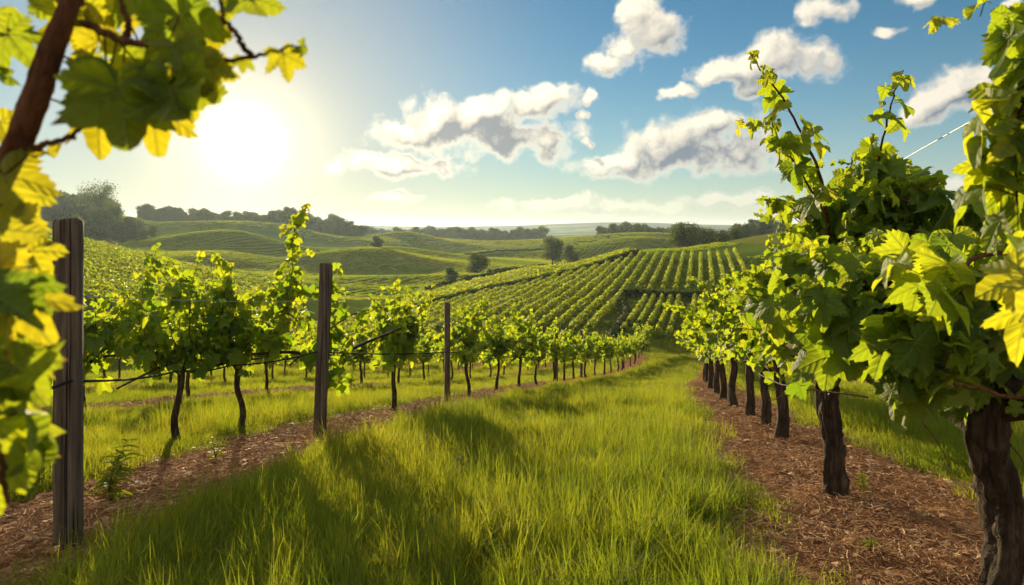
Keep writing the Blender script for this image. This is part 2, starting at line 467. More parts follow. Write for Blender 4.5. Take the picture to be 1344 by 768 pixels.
FR = [(0.034, 0.078, 0.013), (0.052, 0.106, 0.016), (0.075, 0.130, 0.018), (0.12, 0.16, 0.024)]
BK = [(0.20, 0.34, 0.012), (0.38, 0.50, 0.014), (0.56, 0.62, 0.016), (0.70, 0.66, 0.018)]
M_LEAF = leaf_material('vine_leaf', FR, BK, 0.52)
M_LEAF_HI = leaf_material('vine_leaf_veined', FR, BK, 0.52, veins=True)
M_LEAF_YEL = leaf_material('vine_leaf_yellowing', [(0.045, 0.085, 0.012), (0.09, 0.13, 0.015), (0.14, 0.16, 0.02)],
                           [(0.22, 0.34, 0.012), (0.45, 0.48, 0.012), (0.62, 0.52, 0.015)], 0.56, veins=True)
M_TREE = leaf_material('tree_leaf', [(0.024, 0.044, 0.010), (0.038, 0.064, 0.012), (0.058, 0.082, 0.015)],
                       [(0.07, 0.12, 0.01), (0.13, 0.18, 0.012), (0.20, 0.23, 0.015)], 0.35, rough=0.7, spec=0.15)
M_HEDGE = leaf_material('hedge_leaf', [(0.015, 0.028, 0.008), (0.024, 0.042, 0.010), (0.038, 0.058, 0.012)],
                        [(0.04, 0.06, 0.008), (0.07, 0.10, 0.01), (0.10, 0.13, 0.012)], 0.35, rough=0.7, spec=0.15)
M_CROP = leaf_material('crop_leaf', [(0.07, 0.11, 0.016), (0.11, 0.15, 0.02), (0.15, 0.17, 0.025)],
                       [(0.28, 0.38, 0.012), (0.46, 0.54, 0.015), (0.60, 0.60, 0.018)], 0.5, rough=0.6, spec=0.2)

def grass_material():
    m, t = material('grass_blade')
    x, y, rnd = t.sep(t.attr('lp'))[:3]
    pos = t.new('ShaderNodeNewGeometry').outputs['Position']
    patch = t.noise(pos, 0.55, 4, 0.6)
    oi = t.new('ShaderNodeObjectInfo').outputs['Random']
    v = t.math('ADD', t.math('ADD', t.math('MULTIPLY', rnd, 0.45), t.math('MULTIPLY', oi, 0.2)), t.math('MULTIPLY', t.smooth(patch, 0.3, 0.7), 0.35), clamp=True)
    f = t.ramp(v, [(0, (0.038, 0.080, 0.011)), (0.4, (0.066, 0.112, 0.014)), (0.75, (0.11, 0.138, 0.020)), (0.93, (0.16, 0.15, 0.030)), (1.0, (0.24, 0.18, 0.07))])
    b = t.ramp(v, [(0, (0.13, 0.21, 0.011)), (0.4, (0.30, 0.36, 0.016)), (0.75, (0.50, 0.47, 0.026)), (0.93, (0.50, 0.44, 0.04)), (1.0, (0.30, 0.23, 0.08))])
    t.l.new(mixsh(t, 0.5, principled(t, f, 0.65, 0.12), translucent(t, b)), t.out.inputs[0])
    return m
M_GRASS = grass_material()

def meadow_material():
    m, t = material('low_crop')
    rnd = t.sep(t.attr('lp'))[2]
    pos = t.new('ShaderNodeNewGeometry').outputs['Position']
    patch = t.noise(t.vmath('MULTIPLY', pos, (0.6, 1.0, 0)), 0.016, 3, 0.5, dist=0.4)
    v = t.math('ADD', t.math('MULTIPLY', rnd, 0.35), t.math('MULTIPLY', t.smooth(patch, 0.32, 0.68), 0.65), clamp=True)
    f = t.ramp(v, [(0, (0.040, 0.072, 0.012)), (0.5, (0.075, 0.112, 0.016)), (1.0, (0.13, 0.145, 0.024))])
    b = t.ramp(v, [(0, (0.18, 0.28, 0.012)), (0.5, (0.36, 0.44, 0.015)), (1.0, (0.58, 0.56, 0.022))])
    t.l.new(mixsh(t, 0.5, principled(t, f, 0.8, 0.1), translucent(t, b)), t.out.inputs[0])
    return m
M_MEADOW = meadow_material()

def bark_material(name, c1, c2, c3, scale=1.0):
    m, t = material(name)
    pos = t.new('ShaderNodeTexCoord').outputs['Object']
    mp = t.vmath('MULTIPLY', pos, (38 * scale, 38 * scale, 5 * scale))
    n1 = t.noise(mp, 1.0, 6, 0.6, dist=0.6)
    n2 = t.noise(pos, 9 * scale, 4)
    c = t.ramp(n1, [(0.25, c1), (0.5, c2), (0.75, c3)])
    c = t.mix(t.smooth(n2, 0.35, 0.7), c, t.mix(1.0, c, (0.6, 0.58, 0.55), blend='MULTIPLY'))
    t.l.new(principled(t, c, 0.9, 0.15, bump(t, n1, 0.022, 1.0)), t.out.inputs[0])
    return m
M_BARK = bark_material('vine_bark', (0.014, 0.009, 0.006), (0.050, 0.034, 0.024), (0.13, 0.092, 0.064))
M_TRUNK = bark_material('tree_bark', (0.03, 0.022, 0.016), (0.07, 0.052, 0.038), (0.12, 0.10, 0.08), 0.3)
M_CANE = bark_material('cane_bark', (0.05, 0.020, 0.010), (0.13, 0.050, 0.024), (0.22, 0.10, 0.045), 2.0)
M_OLDCANE = bark_material('old_cane_bark', (0.07, 0.05, 0.035), (0.20, 0.15, 0.11), (0.36, 0.29, 0.22), 2.0)
M_GREENCANE = bark_material('green_shoot', (0.06, 0.07, 0.015), (0.13, 0.11, 0.03), (0.20, 0.12, 0.04), 2.0)

def post_material():
    m, t = material('weathered_wood')
    pos = t.new('ShaderNodeTexCoord').outputs['Object']
    mp = t.vmath('MULTIPLY', pos, (30, 30, 1.3))
    n1 = t.noise(mp, 1.0, 7, 0.65, dist=0.4)
    crack = t.smooth(t.noise(t.vmath('MULTIPLY', pos, (60, 60, 0.9)), 1.0, 3, 0.5), 0.56, 0.66)
    blot = t.noise(pos, 5, 4)
    c = t.ramp(n1, [(0.25, (0.035, 0.024, 0.016)), (0.5, (0.10, 0.072, 0.052)), (0.75, (0.20, 0.155, 0.115))])
    c = t.mix(t.math('MULTIPLY', t.smooth(blot, 0.45, 0.75), 0.5), c, (0.05, 0.045, 0.035))
    c = t.mix(crack, c, (0.015, 0.012, 0.010))
    h = t.math('SUBTRACT', n1, t.math('MULTIPLY', crack, 0.8))
    t.l.new(principled(t, c, 0.88, 0.2, bump(t, h, 0.012, 0.9)), t.out.inputs[0])
    return m
M_POST = post_material()
m_, t_ = material('galvanised_wire')
p_ = t_.new('ShaderNodeBsdfPrincipled'); p_.inputs['Base Color'].default_value = (0.42, 0.41, 0.39, 1)
p_.inputs['Metallic'].default_value = 0.8; p_.inputs['Roughness'].default_value = 0.45
t_.l.new(p_.outputs[0], t_.out.inputs[0]); M_WIRE = m_
m_, t_ = material('black_drip_hose')
t_.l.new(principled(t_, (0.02, 0.02, 0.02), 0.9, 0.1), t_.out.inputs[0]); M_HOSE = m_
def straw_material():
    m, t = material('dry_straw')
    rnd = t.sep(t.attr('lp'))[2]
    oi = t.new('ShaderNodeObjectInfo').outputs['Random']
    v = t.math('FRACT', t.math('ADD', rnd, oi))
    c = t.ramp(v, [(0, (0.10, 0.045, 0.022)), (0.35, (0.22, 0.105, 0.05)), (0.7, (0.36, 0.20, 0.10)), (1, (0.52, 0.36, 0.20))])
    t.l.new(principled(t, c, 0.8, 0.2), t.out.inputs[0])
    return m
M_STRAW = straw_material()

def ground_material():
    m, t = material('ground_soil_and_grass')
    pos = t.new('ShaderNodeNewGeometry').outputs['Position']
    px, py, pz = t.sep(pos)[:3]
    fc = t.attr('fcol', 'Color')
    mul = t.attr('mulch', 'Fac'); stp = t.attr('stripe', 'Fac'); far = t.attr('far', 'Fac')
    nA = t.noise(pos, 1.1, 6, 0.6); nB = t.noise(pos, 14.0, 6, 0.65); nC = t.noise(pos, 0.045, 6, 0.6); nF = t.noise(pos, 70.0, 3, 0.6)
    # mulch: dry shredded bark and straw over reddish soil
    mc = t.ramp(nB, [(0.28, (0.11, 0.050, 0.024)), (0.45, (0.26, 0.125, 0.060)), (0.6, (0.42, 0.23, 0.112)), (0.78, (0.52, 0.33, 0.18))])
    mc = t.mix(t.math('MULTIPLY', t.smooth(nF, 0.5, 0.75), 0.5), mc, (0.40, 0.25, 0.14))
    mc = t.mix(t.smooth(nA, 0.55, 0.75), mc, t.mix(1.0, mc, (0.68, 0.62, 0.6), blend='MULTIPLY'))
    # turf and crops
    g = t.mix(t.smooth(nC, 0.3, 0.7), t.mix(1.0, fc, (0.75, 0.82, 0.8), blend='MULTIPLY'), t.mix(1.0, fc, (1.2, 1.12, 1.05), blend='MULTIPLY', clamp=False))
    g = t.mix(t.math('MULTIPLY', t.smooth(nA, 0.35, 0.7), 0.45), g, t.mix(1.0, g, (1.25, 1.12, 0.9), blend='MULTIPLY', clamp=False))
    # drilled rows of low crop, about 2.6 m apart, bending with the land
    ph = t.math('ADD', t.math('ADD', t.math('MULTIPLY', px, 1.9), t.math('MULTIPLY', py, -1.05)), 0.0)
    wv = t.math('ADD', t.math('MULTIPLY', t.math('SINE', ph), 0.5), 0.5)
    wv = t.math('MULTIPLY', wv, stp)
    g = t.mix(wv, g, t.mix(1.0, g, (0.36, 0.44, 0.45), blend='MULTIPLY'))
    mf = t.smooth(t.math('ADD', mul, t.math('MULTIPLY', t.math('SUBTRACT', nA, 0.5), 0.9)), 0.35, 0.65)
    c = t.mix(mf, g, mc)
    h = t.math('ADD', t.math('MULTIPLY', nB, 0.7), t.math('MULTIPLY', nF, 0.3))
    nb = bump(t, h, 0.06, 0.8)
    hf = t.math('ADD', t.math('MULTIPLY', t.noise(pos, 0.8, 5, 0.7), 0.6), t.math('MULTIPLY', wv, -0.5))
    b2 = t.new('ShaderNodeBump'); t.put(b2.inputs['Height'], hf); b2.inputs['Distance'].default_value = 0.8
    t.put(b2.inputs['Strength'], t.math('MULTIPLY', far, 0.6)); t.l.new(nb, b2.inputs['Normal'])
    db = t.new('ShaderNodeBsdfDiffuse'); t.put(db.inputs[0], c); db.inputs['Roughness'].default_value = 0.6; t.l.new(b2.outputs[0], db.inputs['Normal'])
    dif = db.outputs[0]
    t.l.new(dif, t.out.inputs[0])
    return m
M_GROUND = ground_material()

# ------------------------------------------------------------------ the ground, one sheet to the horizon
ROWS = [-18.1, -12.9, -7.7, -2.5, 2.5, 7.7, 12.9]
def mulch_amount(x, y):
    c = lane(y); off = x - c
    best = np.full(np.shape(off), 9.0)
    for o in ROWS:
        d = (off - (o - (0.35 if o == -2.5 else 0.0) * (1 - sstep(y, 6, 11)) + (0.05 if o == 2.5 else 0))) * ((0.70 + 0.22 * sstep(y, 5, 11)) if o == 2.5 else 1.0)
        best = np.minimum(best, np.abs(d))
    w = 0.78 + 0.45 * (fbm(x * 0.8, y * 0.8, 3, 5) - 0.5)
    return (1 - sstep(best, w - 0.45, w + 0.30)) * (1 - sstep(y, 48, 57)) * sstep(y, -12, -6)
RIDGE_A = np.array([(-9.0, 88.0), (23.0, 131.0)])       # upper edge of the hillside vine rows
def field_colour(x, y):
    r = np.hypot(x, y); th = np.arctan2(x, y)
    c = np.empty((len(x), 3))
    turf = np.array([0.060, 0.078, 0.016])
    c[:] = turf
    # open country: long strips of different crops, each with its own colour
    pal = np.array([(0.075, 0.125, 0.018), (0.105, 0.150, 0.024), (0.135, 0.165, 0.026), (0.058, 0.105, 0.016), (0.090, 0.140, 0.020), (0.150, 0.165, 0.034)])
    wx = x + 30 * (fbm(x * 0.008, y * 0.008, 3, 3) - 0.5); wy = y + 50 * (fbm(x * 0.007, y * 0.007, 3, 9) - 0.5)
    s = np.floor((wy - 0.35 * wx) / (26 + 0.05 * np.minimum(r, 900))); q = np.floor((wx + 0.4 * wy) / 110)
    idx = (_hash(s, q, 4) * 5.999).astype(int)
    k = sstep(r, 60, 110)[:, None]
    c = c * (1 - k) + pal[idx] * k
    # far plain: woods and fields
    w = sstep(fbm(x * 0.0042, y * 0.0105, 4, 21), 0.50, 0.56) * sstep(r, 650, 900)
    hill = sstep(r, 2300, 2700); w = np.maximum(w, hill * sstep(fbm(x * 0.004, y * 0.008, 4, 33), 0.36, 0.46))
    c = c * (1 - w[:, None]) + np.array([0.022, 0.034, 0.014]) * w[:, None]
    return c
def build_ground():
    th = np.concatenate([np.radians(np.arange(-46, 46.01, 0.2)), np.radians(np.arange(47.5, 313.6, 1.9))])
    r = np.concatenate([[0.02], np.geomspace(0.35, 4500, 520)])
    T, RR = np.meshgrid(th, r)
    X, Y = (RR * np.sin(T)).ravel(), (RR * np.cos(T)).ravel()
    Z = gz(X, Y)
    mul = mulch_amount(X, Y)
    rr = RR.ravel()
    lump = (fbm(X * 3.1, Y * 3.1, 4, 40) - 0.5) * 0.10 * (0.25 + mul) * (1 - sstep(rr, 20, 40))
    tuss = (fbm(X * 1.3, Y * 1.3, 3, 44) - 0.5) * 0.10 * (1 - mul) * (1 - sstep(rr, 20, 45))
    berm = 0.05 * mul * (1 - sstep(rr, 25, 45))
    Z = Z + lump + tuss + berm
    n, m = len(r), len(th)
    i, j = np.meshgrid(np.arange(n - 1), np.arange(m), indexing='ij')
    j2 = (j + 1) % m
    F = np.stack([i * m + j, i * m + j2, (i + 1) * m + j2, (i + 1) * m + j], -1).reshape(-1, 4)
    fc = field_colour(X, Y)
    az = np.degrees(T.ravel())
    az = np.where(az > 180, az - 360, az)
    st = sstep(rr, 120, 150) * (1 - sstep(rr, 330, 430)) * sstep(fbm(X * 0.012, Y * 0.012, 2, 61), 0.38, 0.5) * (1 - sstep(az, 8, 11))
    me = mesh('ground', np.stack([X, Y, Z], 1), F, M_GROUND,
              {'mulch': ('FLOAT', mul), 'fcol': ('FLOAT_COLOR', np.concatenate([fc, np.ones((len(fc), 1))], 1)), 'stripe': ('FLOAT', st), 'far': ('FLOAT', sstep(rr, 40, 90))})
    o = link('ground', me)
    tag(o, 'rolling farmland with grass lanes, brown mulch strips and green fields', 'ground', kind='structure')
build_ground()

# ------------------------------------------------------------------ shape helpers
def tube(pts, rad, sides=6, ridges=0.0, seed=0, lp=None, cap=False):
    P = np.asarray(pts, float); n = len(P)
    rad = np.broadcast_to(np.asarray(rad, float), (n,))
    T = np.gradient(P, axis=0); T /= np.linalg.norm(T, axis=1)[:, None] + 1e-9
    ref = np.array([0.0, 0, 1]) if abs(T[0][2]) < 0.9 else np.array([1.0, 0, 0])
    N = np.cross(T[0], ref); N /= np.linalg.norm(N)
    Ns = []
    for k in range(n):
        N = N - T[k] * N.dot(T[k]); N /= np.linalg.norm(N) + 1e-9; Ns.append(N)
    Ns = np.array(Ns); B = np.cross(T, Ns)
    a = np.linspace(0, 2 * np.pi, sides, endpoint=False)
    rr = rad[:, None] * np.ones((1, sides))
    if ridges:
        s = np.linspace(0, n * 0.35, n)[:, None]
        rr = rr * (1 + ridges * (2 * vnoise(np.cos(a)[None] * 2.2 + s * 0.3 + seed, np.sin(a)[None] * 2.2 + seed * 3.1 + 0 * s, seed) - 1)
                   + 0.6 * ridges * (2 * vnoise(a[None] * 3 + 0 * s + seed, s * 1.6, seed + 5) - 1)
                   + (0.5 * ridges * (2 * vnoise(a[None] * 5.1 + s * 0.25 + seed, s * 0.5, seed + 9) - 1) if sides > 24 else 0))
    V = P[:, None] + rr[..., None] * (np.cos(a)[None, :, None] * Ns[:, None] + np.sin(a)[None, :, None] * B[:, None])
    i, j = np.meshgrid(np.arange(n - 1), np.arange(sides), indexing='ij'); j2 = (j + 1) % sides
    F = np.stack([i * sides + j, i * sides + j2, (i + 1) * sides + j2, (i + 1) * sides + j], -1).reshape(-1, 4)
    V = V.reshape(-1, 3)
    if cap:
        c0, c1 = len(V), len(V) + 1
        V = np.concatenate([V, P[:1], P[-1:]])
        f0 = [(c0, (q + 1) % sides, q, c0) for q in range(sides)]
        b = (n - 1) * sides
        f1 = [(c1, b + q, b + (q + 1) % sides, c1) for q in range(sides)]
        F = np.concatenate([F, np.array([(a_, b_, c_, c_) for a_, b_, c_, _ in f0 + f1])]) if False else np.concatenate([F, _capq(sides, 0, c0, True), _capq(sides, b, c1, False)])
    return V, F, {'lp': np.zeros((len(V), 3))}
def _capq(sides, b, c, flip):
    out = []
    for q in range(0, sides, 2):
        f = (c, b + q, b + q + 1, b + (q + 2) % sides)
        out.append(f[::-1] if flip else f)
    return np.array(out)
def catmull(pts, n):
    P = np.asarray(pts, float)
    P = np.concatenate([[2 * P[0] - P[1]], P, [2 * P[-1] - P[-2]]])
    m = len(P) - 3
    t = np.linspace(0, m - 1e-9, n); i = t.astype(int); f = (t - i)[:, None]
    a, b, c, d = P[i], P[i + 1], P[i + 2], P[i + 3]
    return 0.5 * (2 * b + (c - a) * f + (2 * a - 5 * b + 4 * c - d) * f ** 2 + (3 * b - a - 3 * c + d) * f ** 3)

def leaf_template(n, levels, seed):
    """a toothed five-lobed vine leaf: petiole joint at 0, tip along +X, upper face +Z, about 1 long and 1.15 wide"""
    rg = np.random.default_rng(seed)
    ka = np.array([0, 9, 18, 29, 42, 54, 66, 78, 87, 98, 110, 122, 138, 155, 168])
    kr = np.array([0.72, 0.66, 0.55, 0.44, 0.57, 0.66, 0.57, 0.45, 0.42, 0.48, 0.54, 0.47, 0.40, 0.33, 0.20])
    a = np.radians(np.linspace(-168, 168, n))
    ad = np.degrees(np.abs(a))
    side = np.where(a > 0, 1 + rg.uniform(-0.06, 0.06), 1 + rg.uniform(-0.06, 0.06))
    r = np.interp(ad, ka, kr) * side
    tooth = np.abs(((ad / 11.0) % 1) - 0.5) * 2
    r = r * (1 + (0.17 * (tooth - 0.5) if n > 30 else 0.0)) * (1 + rg.uniform(-0.05, 0.05, n))
    L = np.asarray(levels)
    x = L[:, None] * r[None] * np.cos(a); y = L[:, None] * r[None] * np.sin(a)
    rho = L[:, None] * r[None]
    crease = np.zeros_like(rho)
    for v in (0, 55, -55, 112, -112):
        crease += np.exp(-((np.degrees(a)[None] - v) / 14.0) ** 2) * 0.05 * L[:, None]
    z = -rg.uniform(0.10, 0.32) * rho ** 2 * 1.6 - crease + rg.uniform(0.05, 0.30) * np.abs(y) - 0.15 * np.abs(y) ** 2
    z += rg.uniform(0.04, 0.09) * np.sin(a * rg.integers(3, 6) + rg.uniform(0, 6))[None] * L[:, None] ** 2
    z += rg.uniform(-0.25, 0.05) * np.maximum(x, 0) ** 2
    V = np.stack([x, y, z], -1).reshape(-1, 3)
    i, j = np.meshgrid(np.arange(len(L) - 1), np.arange(n - 1), indexing='ij')
    F = np.stack([i * n + j, (i + 1) * n + j, (i + 1) * n + j + 1, i * n + j + 1], -1).reshape(-1, 4)
    return V * 1.25, F
LEAF_HI = [leaf_template(64, (0.02, 0.3, 0.6, 0.85, 1.0), s) for s in range(6)]
LEAF_MID = [leaf_template(26, (0.03, 0.55, 1.0), 20 + s) for s in range(6)]
LEAF_LOW = [leaf_template(10, (0.03, 1.0), 40 + s) for s in range(4)]

def place_leaves(tm, pos, tip, nor, size, rnd, rg):
    """copies of the leaf templates, merged: each at pos, tip direction, face normal, size, random value"""
    pos = np.asarray(pos, float); tip = np.asarray(tip, float); nor = np.asarray(nor, float); size = np.asarray(size, float); rnd = np.asarray(rnd, float)
    tip = tip / (np.linalg.norm(tip, axis=1)[:, None] + 1e-9)
    nor = nor - tip * (nor * tip).sum(1)[:, None]; nor /= np.linalg.norm(nor, axis=1)[:, None] + 1e-9
    B = np.cross(nor, tip)
    which = rg.integers(0, len(tm), len(pos))
    parts = []
    for k, (TV, TF) in enumerate(tm):
        s = np.where(which == k)[0]
        if not len(s): continue
        curl = rg.uniform(0.4, 2.5, len(s))
        V = pos[s, None] + size[s, None, None] * (TV[None, :, 0:1] * tip[s, None] + TV[None, :, 1:2] * B[s, None] + (TV[None, :, 2] * curl[:, None])[..., None] * nor[s, None])
        F = TF[None] + (np.arange(len(s)) * len(TV))[:, None, None]
        lp = np.empty((len(s), len(TV), 3)); lp[..., 0] = TV[None, :, 0] / 1.25; lp[..., 1] = TV[None, :, 1] / 1.25; lp[..., 2] = rnd[s, None]
        parts.append((V.reshape(-1, 3), F.reshape(-1, 4), {'lp': lp.reshape(-1, 3)}))
    return cat_meshes(parts)
def petioles(a, b, rad):
    """thin square stalks from a to b"""
    a = np.asarray(a, float); b = np.asarray(b, float); d = b - a
    n = np.cross(d, (0.3, 0.2, 1.0)); n /= np.linalg.norm(n, axis=1)[:, None] + 1e-9
    m = np.cross(d, n); m /= np.linalg.norm(m, axis=1)[:, None] + 1e-9
    c = [n, -0.5 * n + 0.87 * m, -0.5 * n - 0.87 * m]
    V = np.stack([a + c[0] * rad, a + c[1] * rad, a + c[2] * rad, b + c[0] * rad, b + c[1] * rad, b + c[2] * rad], 1)
    f = np.array([(0, 1, 4, 3), (1, 2, 5, 4), (2, 0, 3, 5)])
    F = f[None] + (np.arange(len(a)) * 6)[:, None, None]
    return V.reshape(-1, 3), F.reshape(-1, 4), {'lp': np.zeros((len(a) * 6, 3))}

def rand_unit(rg, n):
    v = rg.normal(size=(n, 3)); return v / np.linalg.norm(v, axis=1)[:, None]

class VineParts:
    """collects shoots and leaves of one vine"""
    def __init__(s, seed, tm, leaf=0.15, mat=None):
        s.rg = np.random.default_rng(seed); s.tm = tm; s.leaf = leaf; s.mat = mat or M_LEAF
        s.pos, s.tip, s.nor, s.size, s.rnd = [], [], [], [], []
        s.pa, s.pb = [], []
        s.canes = []; s.zmin = -9.0
    def add_leaf(s, p, tip, nor, size, rnd, stem=None):
        if p[2] < s.zmin and s.rg.random() < 0.93: return
        s.pos.append(p); s.tip.append(tip); s.nor.append(nor); s.size.append(size); s.rnd.append(rnd)
        if stem is not None: s.pa.append(stem); s.pb.append(p)
    def shoot(s, path, r0, r1=0.0015, step=0.06, leaf=None, taper=0.35, skip=0.1, lateral=0.35, young=0.0, sides=5, jitter=1.0):
        """a cane along path (list of points), with leaves alternating along it"""
        rg = s.rg; leaf = leaf or s.leaf
        P = np.asarray(path, float)
        L = np.linalg.norm(np.diff(P, axis=0), axis=1).sum()
        n = max(6, int(L / 0.05)); Q = catmull(P, n)
        Q[1:-1] += rg.normal(size=(n - 2, 3)) * 0.004
        s.canes.append(tube(Q, np.linspace(r0, r1, n), sides))
        k = int(L * (1 - skip) / step); sgn = 1
        for i in range(k):
            f = skip + (1 - skip) * (i + rg.uniform(0.1, 0.9)) / k
            q = Q[min(n - 1, int(f * (n - 1)))]; q2 = Q[min(n - 1, int(f * (n - 1)) + 1)]
            t = q2 - Q[max(0, int(f * (n - 1)) - 1)]; t = t / (np.linalg.norm(t) + 1e-9)
            o = rand_unit(rg, 1)[0]; o = o - t * o.dot(t); o[2] *= 0.4; o /= np.linalg.norm(o) + 1e-9
            sz = leaf * (1 - (1 - taper) * max(0, (f - 0.55) / 0.45)) * rg.uniform(0.55, 1.25)
            s.leaf_at(q, o, sz, f, young)
            if rg.random() < lateral and f < 0.85:
                d = o * 0.7 + t * 0.5 + rand_unit(rg, 1)[0] * 0.4; d /= np.linalg.norm(d)
                m = rg.integers(2, 5)
                for jj in range(m):
                    o2 = rand_unit(rg, 1)[0]; o2[2] *= 0.5
                    s.leaf_at(q + d * 0.07 * (jj + 1) + np.array([0, 0, -0.01 * jj * jj]), o2, sz * rg.uniform(0.55, 0.9), f, young)
    def leaf_at(s, q, o, sz, f, young=0.0):
        rg = s.rg
        pl = sz * rg.uniform(0.35, 0.7)
        p = q + (o * 0.85 + np.array([0, 0, 0.35])) * pl
        tip = o * rg.uniform(0.3, 1.0) + np.array([0, 0, -rg.uniform(0.2, 1.1)]) + rand_unit(rg, 1)[0] * 0.35
        nor = o * rg.uniform(0.2, 1.1) + np.array([0, 0, rg.uniform(0.3, 1.0)]) + rand_unit(rg, 1)[0] * 0.45
        r = np.clip(rg.beta(2.0, 2.4) * 0.85 + 0.35 * max(0, f - 0.6) + young, 0, 1)
        s.add_leaf(p, tip, nor, sz, r, q)
    def leaves(s):
        return place_leaves(s.tm, s.pos, s.tip, s.nor, s.size, s.rnd, s.rg)
    def build(s, root, canemat, split=True):
        """the shoots (each one a part where they show large) and the leaves with their stalks"""
        if split:
            for c in s.canes: link('shoot', mesh('shoot', c[0], c[1], canemat), root)
        else:
            V, F, A = cat_meshes(s.canes); link('shoots', mesh('shoots', V, F, canemat), root)
        V, F, A = s.leaves(); n = len(F); mi = np.zeros(n, int)
        if s.pa:
            V, F, A = cat_meshes([(V, F, A), petioles(s.pa, s.pb, 0.0016)]); mi = np.concatenate([mi, np.ones(len(F) - n, int)])
        return link('leaves', mesh('leaves', V, F, [s.mat, canemat], {'lp': ('FLOAT_VECTOR', A['lp'])}, matidx=mi), root)

# ------------------------------------------------------------------ grapevines
def trunk_mesh(path, radii, seed, n=40, sides=14, ridges=0.22):
    Q = catmull(path, n); rg = np.random.default_rng(seed)
    t = np.linspace(0, 1, n)
    rr = np.interp(t, np.linspace(0, 1, len(radii)), radii)
    Q[2:, 0] += 0.010 * np.sin(t[2:] * 9 + seed); Q[2:, 1] += 0.010 * np.cos(t[2:] * 7 + seed * 2)
    return tube(Q, rr, sides, ridges, seed)
def make_vine(name, seed, th=0.85, tr=0.05, span=0.95, shoots=11, length=1.0, leaf=0.15, tm=None, width=0.5, lateral=0.4, step=0.06, mat=None, lean=0.0, dens_low=0, petiole=True):
    """one vine along its row (local X): trunk, two arms, shoots, leaves"""
    tm = tm or LEAF_MID
    rg = np.random.default_rng(seed)
    root = empty(name)
    bend = rg.uniform(-0.045, 0.045, 4)
    lean = lean + rg.uniform(-0.10, 0.10)
    fork = np.array([lean + bend[2] * 0.6, bend[3] * 0.6, th])
    path = [(0, 0, -0.22), (0, 0, 0.02), (bend[0], bend[1], th * 0.35), (lean * 0.6 + bend[2], bend[3], th * 0.7), tuple(fork)]
    V, F, A = trunk_mesh(path, (tr * 1.55, tr * 1.2, tr * 0.95, tr * 0.85, tr * 1.0), seed)
    link('trunk', mesh('trunk', V, F, M_BARK), root)
    vp = VineParts(seed + 1, tm, leaf, mat); vp.zmin = th - 0.06
    arms = []
    for sgn in (-1, 1):
        mid = fork + np.array([sgn * span * 0.4, rg.uniform(-0.05, 0.05), rg.uniform(0.02, 0.14)])
        end = fork + np.array([sgn * span, rg.uniform(-0.06, 0.06), rg.uniform(-0.02, 0.12)])
        p = [tuple(fork - np.array([0, 0, 0.05])), tuple(fork + np.array([sgn * 0.12, 0, 0.08])), tuple(mid), tuple(end)]
        V, F, A = trunk_mesh(p, (tr * 0.75, tr * 0.55, tr * 0.40, tr * 0.26), seed + 3 + sgn, 22, 9, 0.16)
        link('arm', mesh('arm', V, F, M_BARK), root)
        arms.append(catmull(p, 30))
    for i in range(shoots):
        arm = arms[i % 2]; f = rg.uniform(0.02, 1.0)
        st = arm[int(f * 29)]
        up = rg.uniform(0.55, 1.0); yy = rg.normal() * width; xx = rg.normal() * 0.35
        d = np.array([xx, yy, up]); d /= np.linalg.norm(d)
        L = length * rg.uniform(0.6, 1.2)
        droop = rg.uniform(0.0, 0.55) * (1 if abs(yy) > 0.25 else 0.3)
        pts = [st + d * L * s_ + np.array([0.10 * np.sin(s_ * 4 + i), 0, -droop * L * s_ * s_]) for s_ in (0, 0.25, 0.5, 0.75, 1.0)]
        vp.shoot(pts, 0.007, 0.002, step, lateral=lateral)
    for i in range(dens_low):                       # leaves low round the arms
        arm = arms[i % 2]; st = arm[rg.integers(0, 30)]
        o = rand_unit(rg, 1)[0]; o[2] = -abs(o[2]) * 0.4
        vp.leaf_at(st + np.array([0, 0, rg.uniform(-0.02, 0.25)]) + o * rg.uniform(0.02, 0.25), o, leaf * rg.uniform(0.7, 1.15), 0.2)
    vp.build(root, M_CANE, tm is not LEAF_LOW)
    return root

def drop(*roots):
    for r in roots:
        for c in list(r.children): bpy.data.objects.remove(c)
        bpy.data.objects.remove(r)
PARK = (0, -400, -30)
def kinds(name, n, seed, **kw):
    return [make_vine(name, seed + 10 * i, **kw) for i in range(n)]
near_loose = kinds('grapevine', 5, 100, th=0.82, tr=0.034, span=0.85, shoots=15, length=1.2, leaf=0.145, width=0.28, lateral=0.32, step=0.066, dens_low=22)
near_full = kinds('grapevine', 4, 300, th=1.0, tr=0.060, span=0.95, shoots=14, length=1.3, leaf=0.15, width=0.32, lateral=0.45, step=0.058, dens_low=60)
far_loose = kinds('grapevine', 4, 500, th=0.82, tr=0.038, span=0.9, shoots=15, length=1.15, leaf=0.165, tm=LEAF_LOW, width=0.28, lateral=0.33, step=0.075, dens_low=28)
far_full = kinds('grapevine', 3, 700, th=0.98, tr=0.058, span=1.0, shoots=14, length=1.25, leaf=0.18, tm=LEAF_LOW, width=0.34, lateral=0.42, step=0.075, dens_low=70)
ALLK = near_loose + near_full + far_loose + far_full
used = set()
prg = np.random.default_rng(77)
def put_vine(kindlist, i, x, y, label, group, sc=1.0, dz=0.0):
    src = kindlist[i % len(kindlist)]
    ang = math.atan2(1.0, float(lane(y + 0.5) - lane(y - 0.5))) + (math.pi if prg.random() < 0.5 else 0) + prg.uniform(-0.12, 0.12)
    s = sc * prg.uniform(0.93, 1.07)
    loc = (x, y, g1(x, y) + dz)
    if src.name not in used:
        used.add(src.name); r = src; r.location = loc; r.rotation_euler = (0, 0, ang); r.scale = (s, s, s)
    else:
        r = copy_thing(src, loc, ang, (s, s, s))
    return tag(r, label, 'grapevine', group)

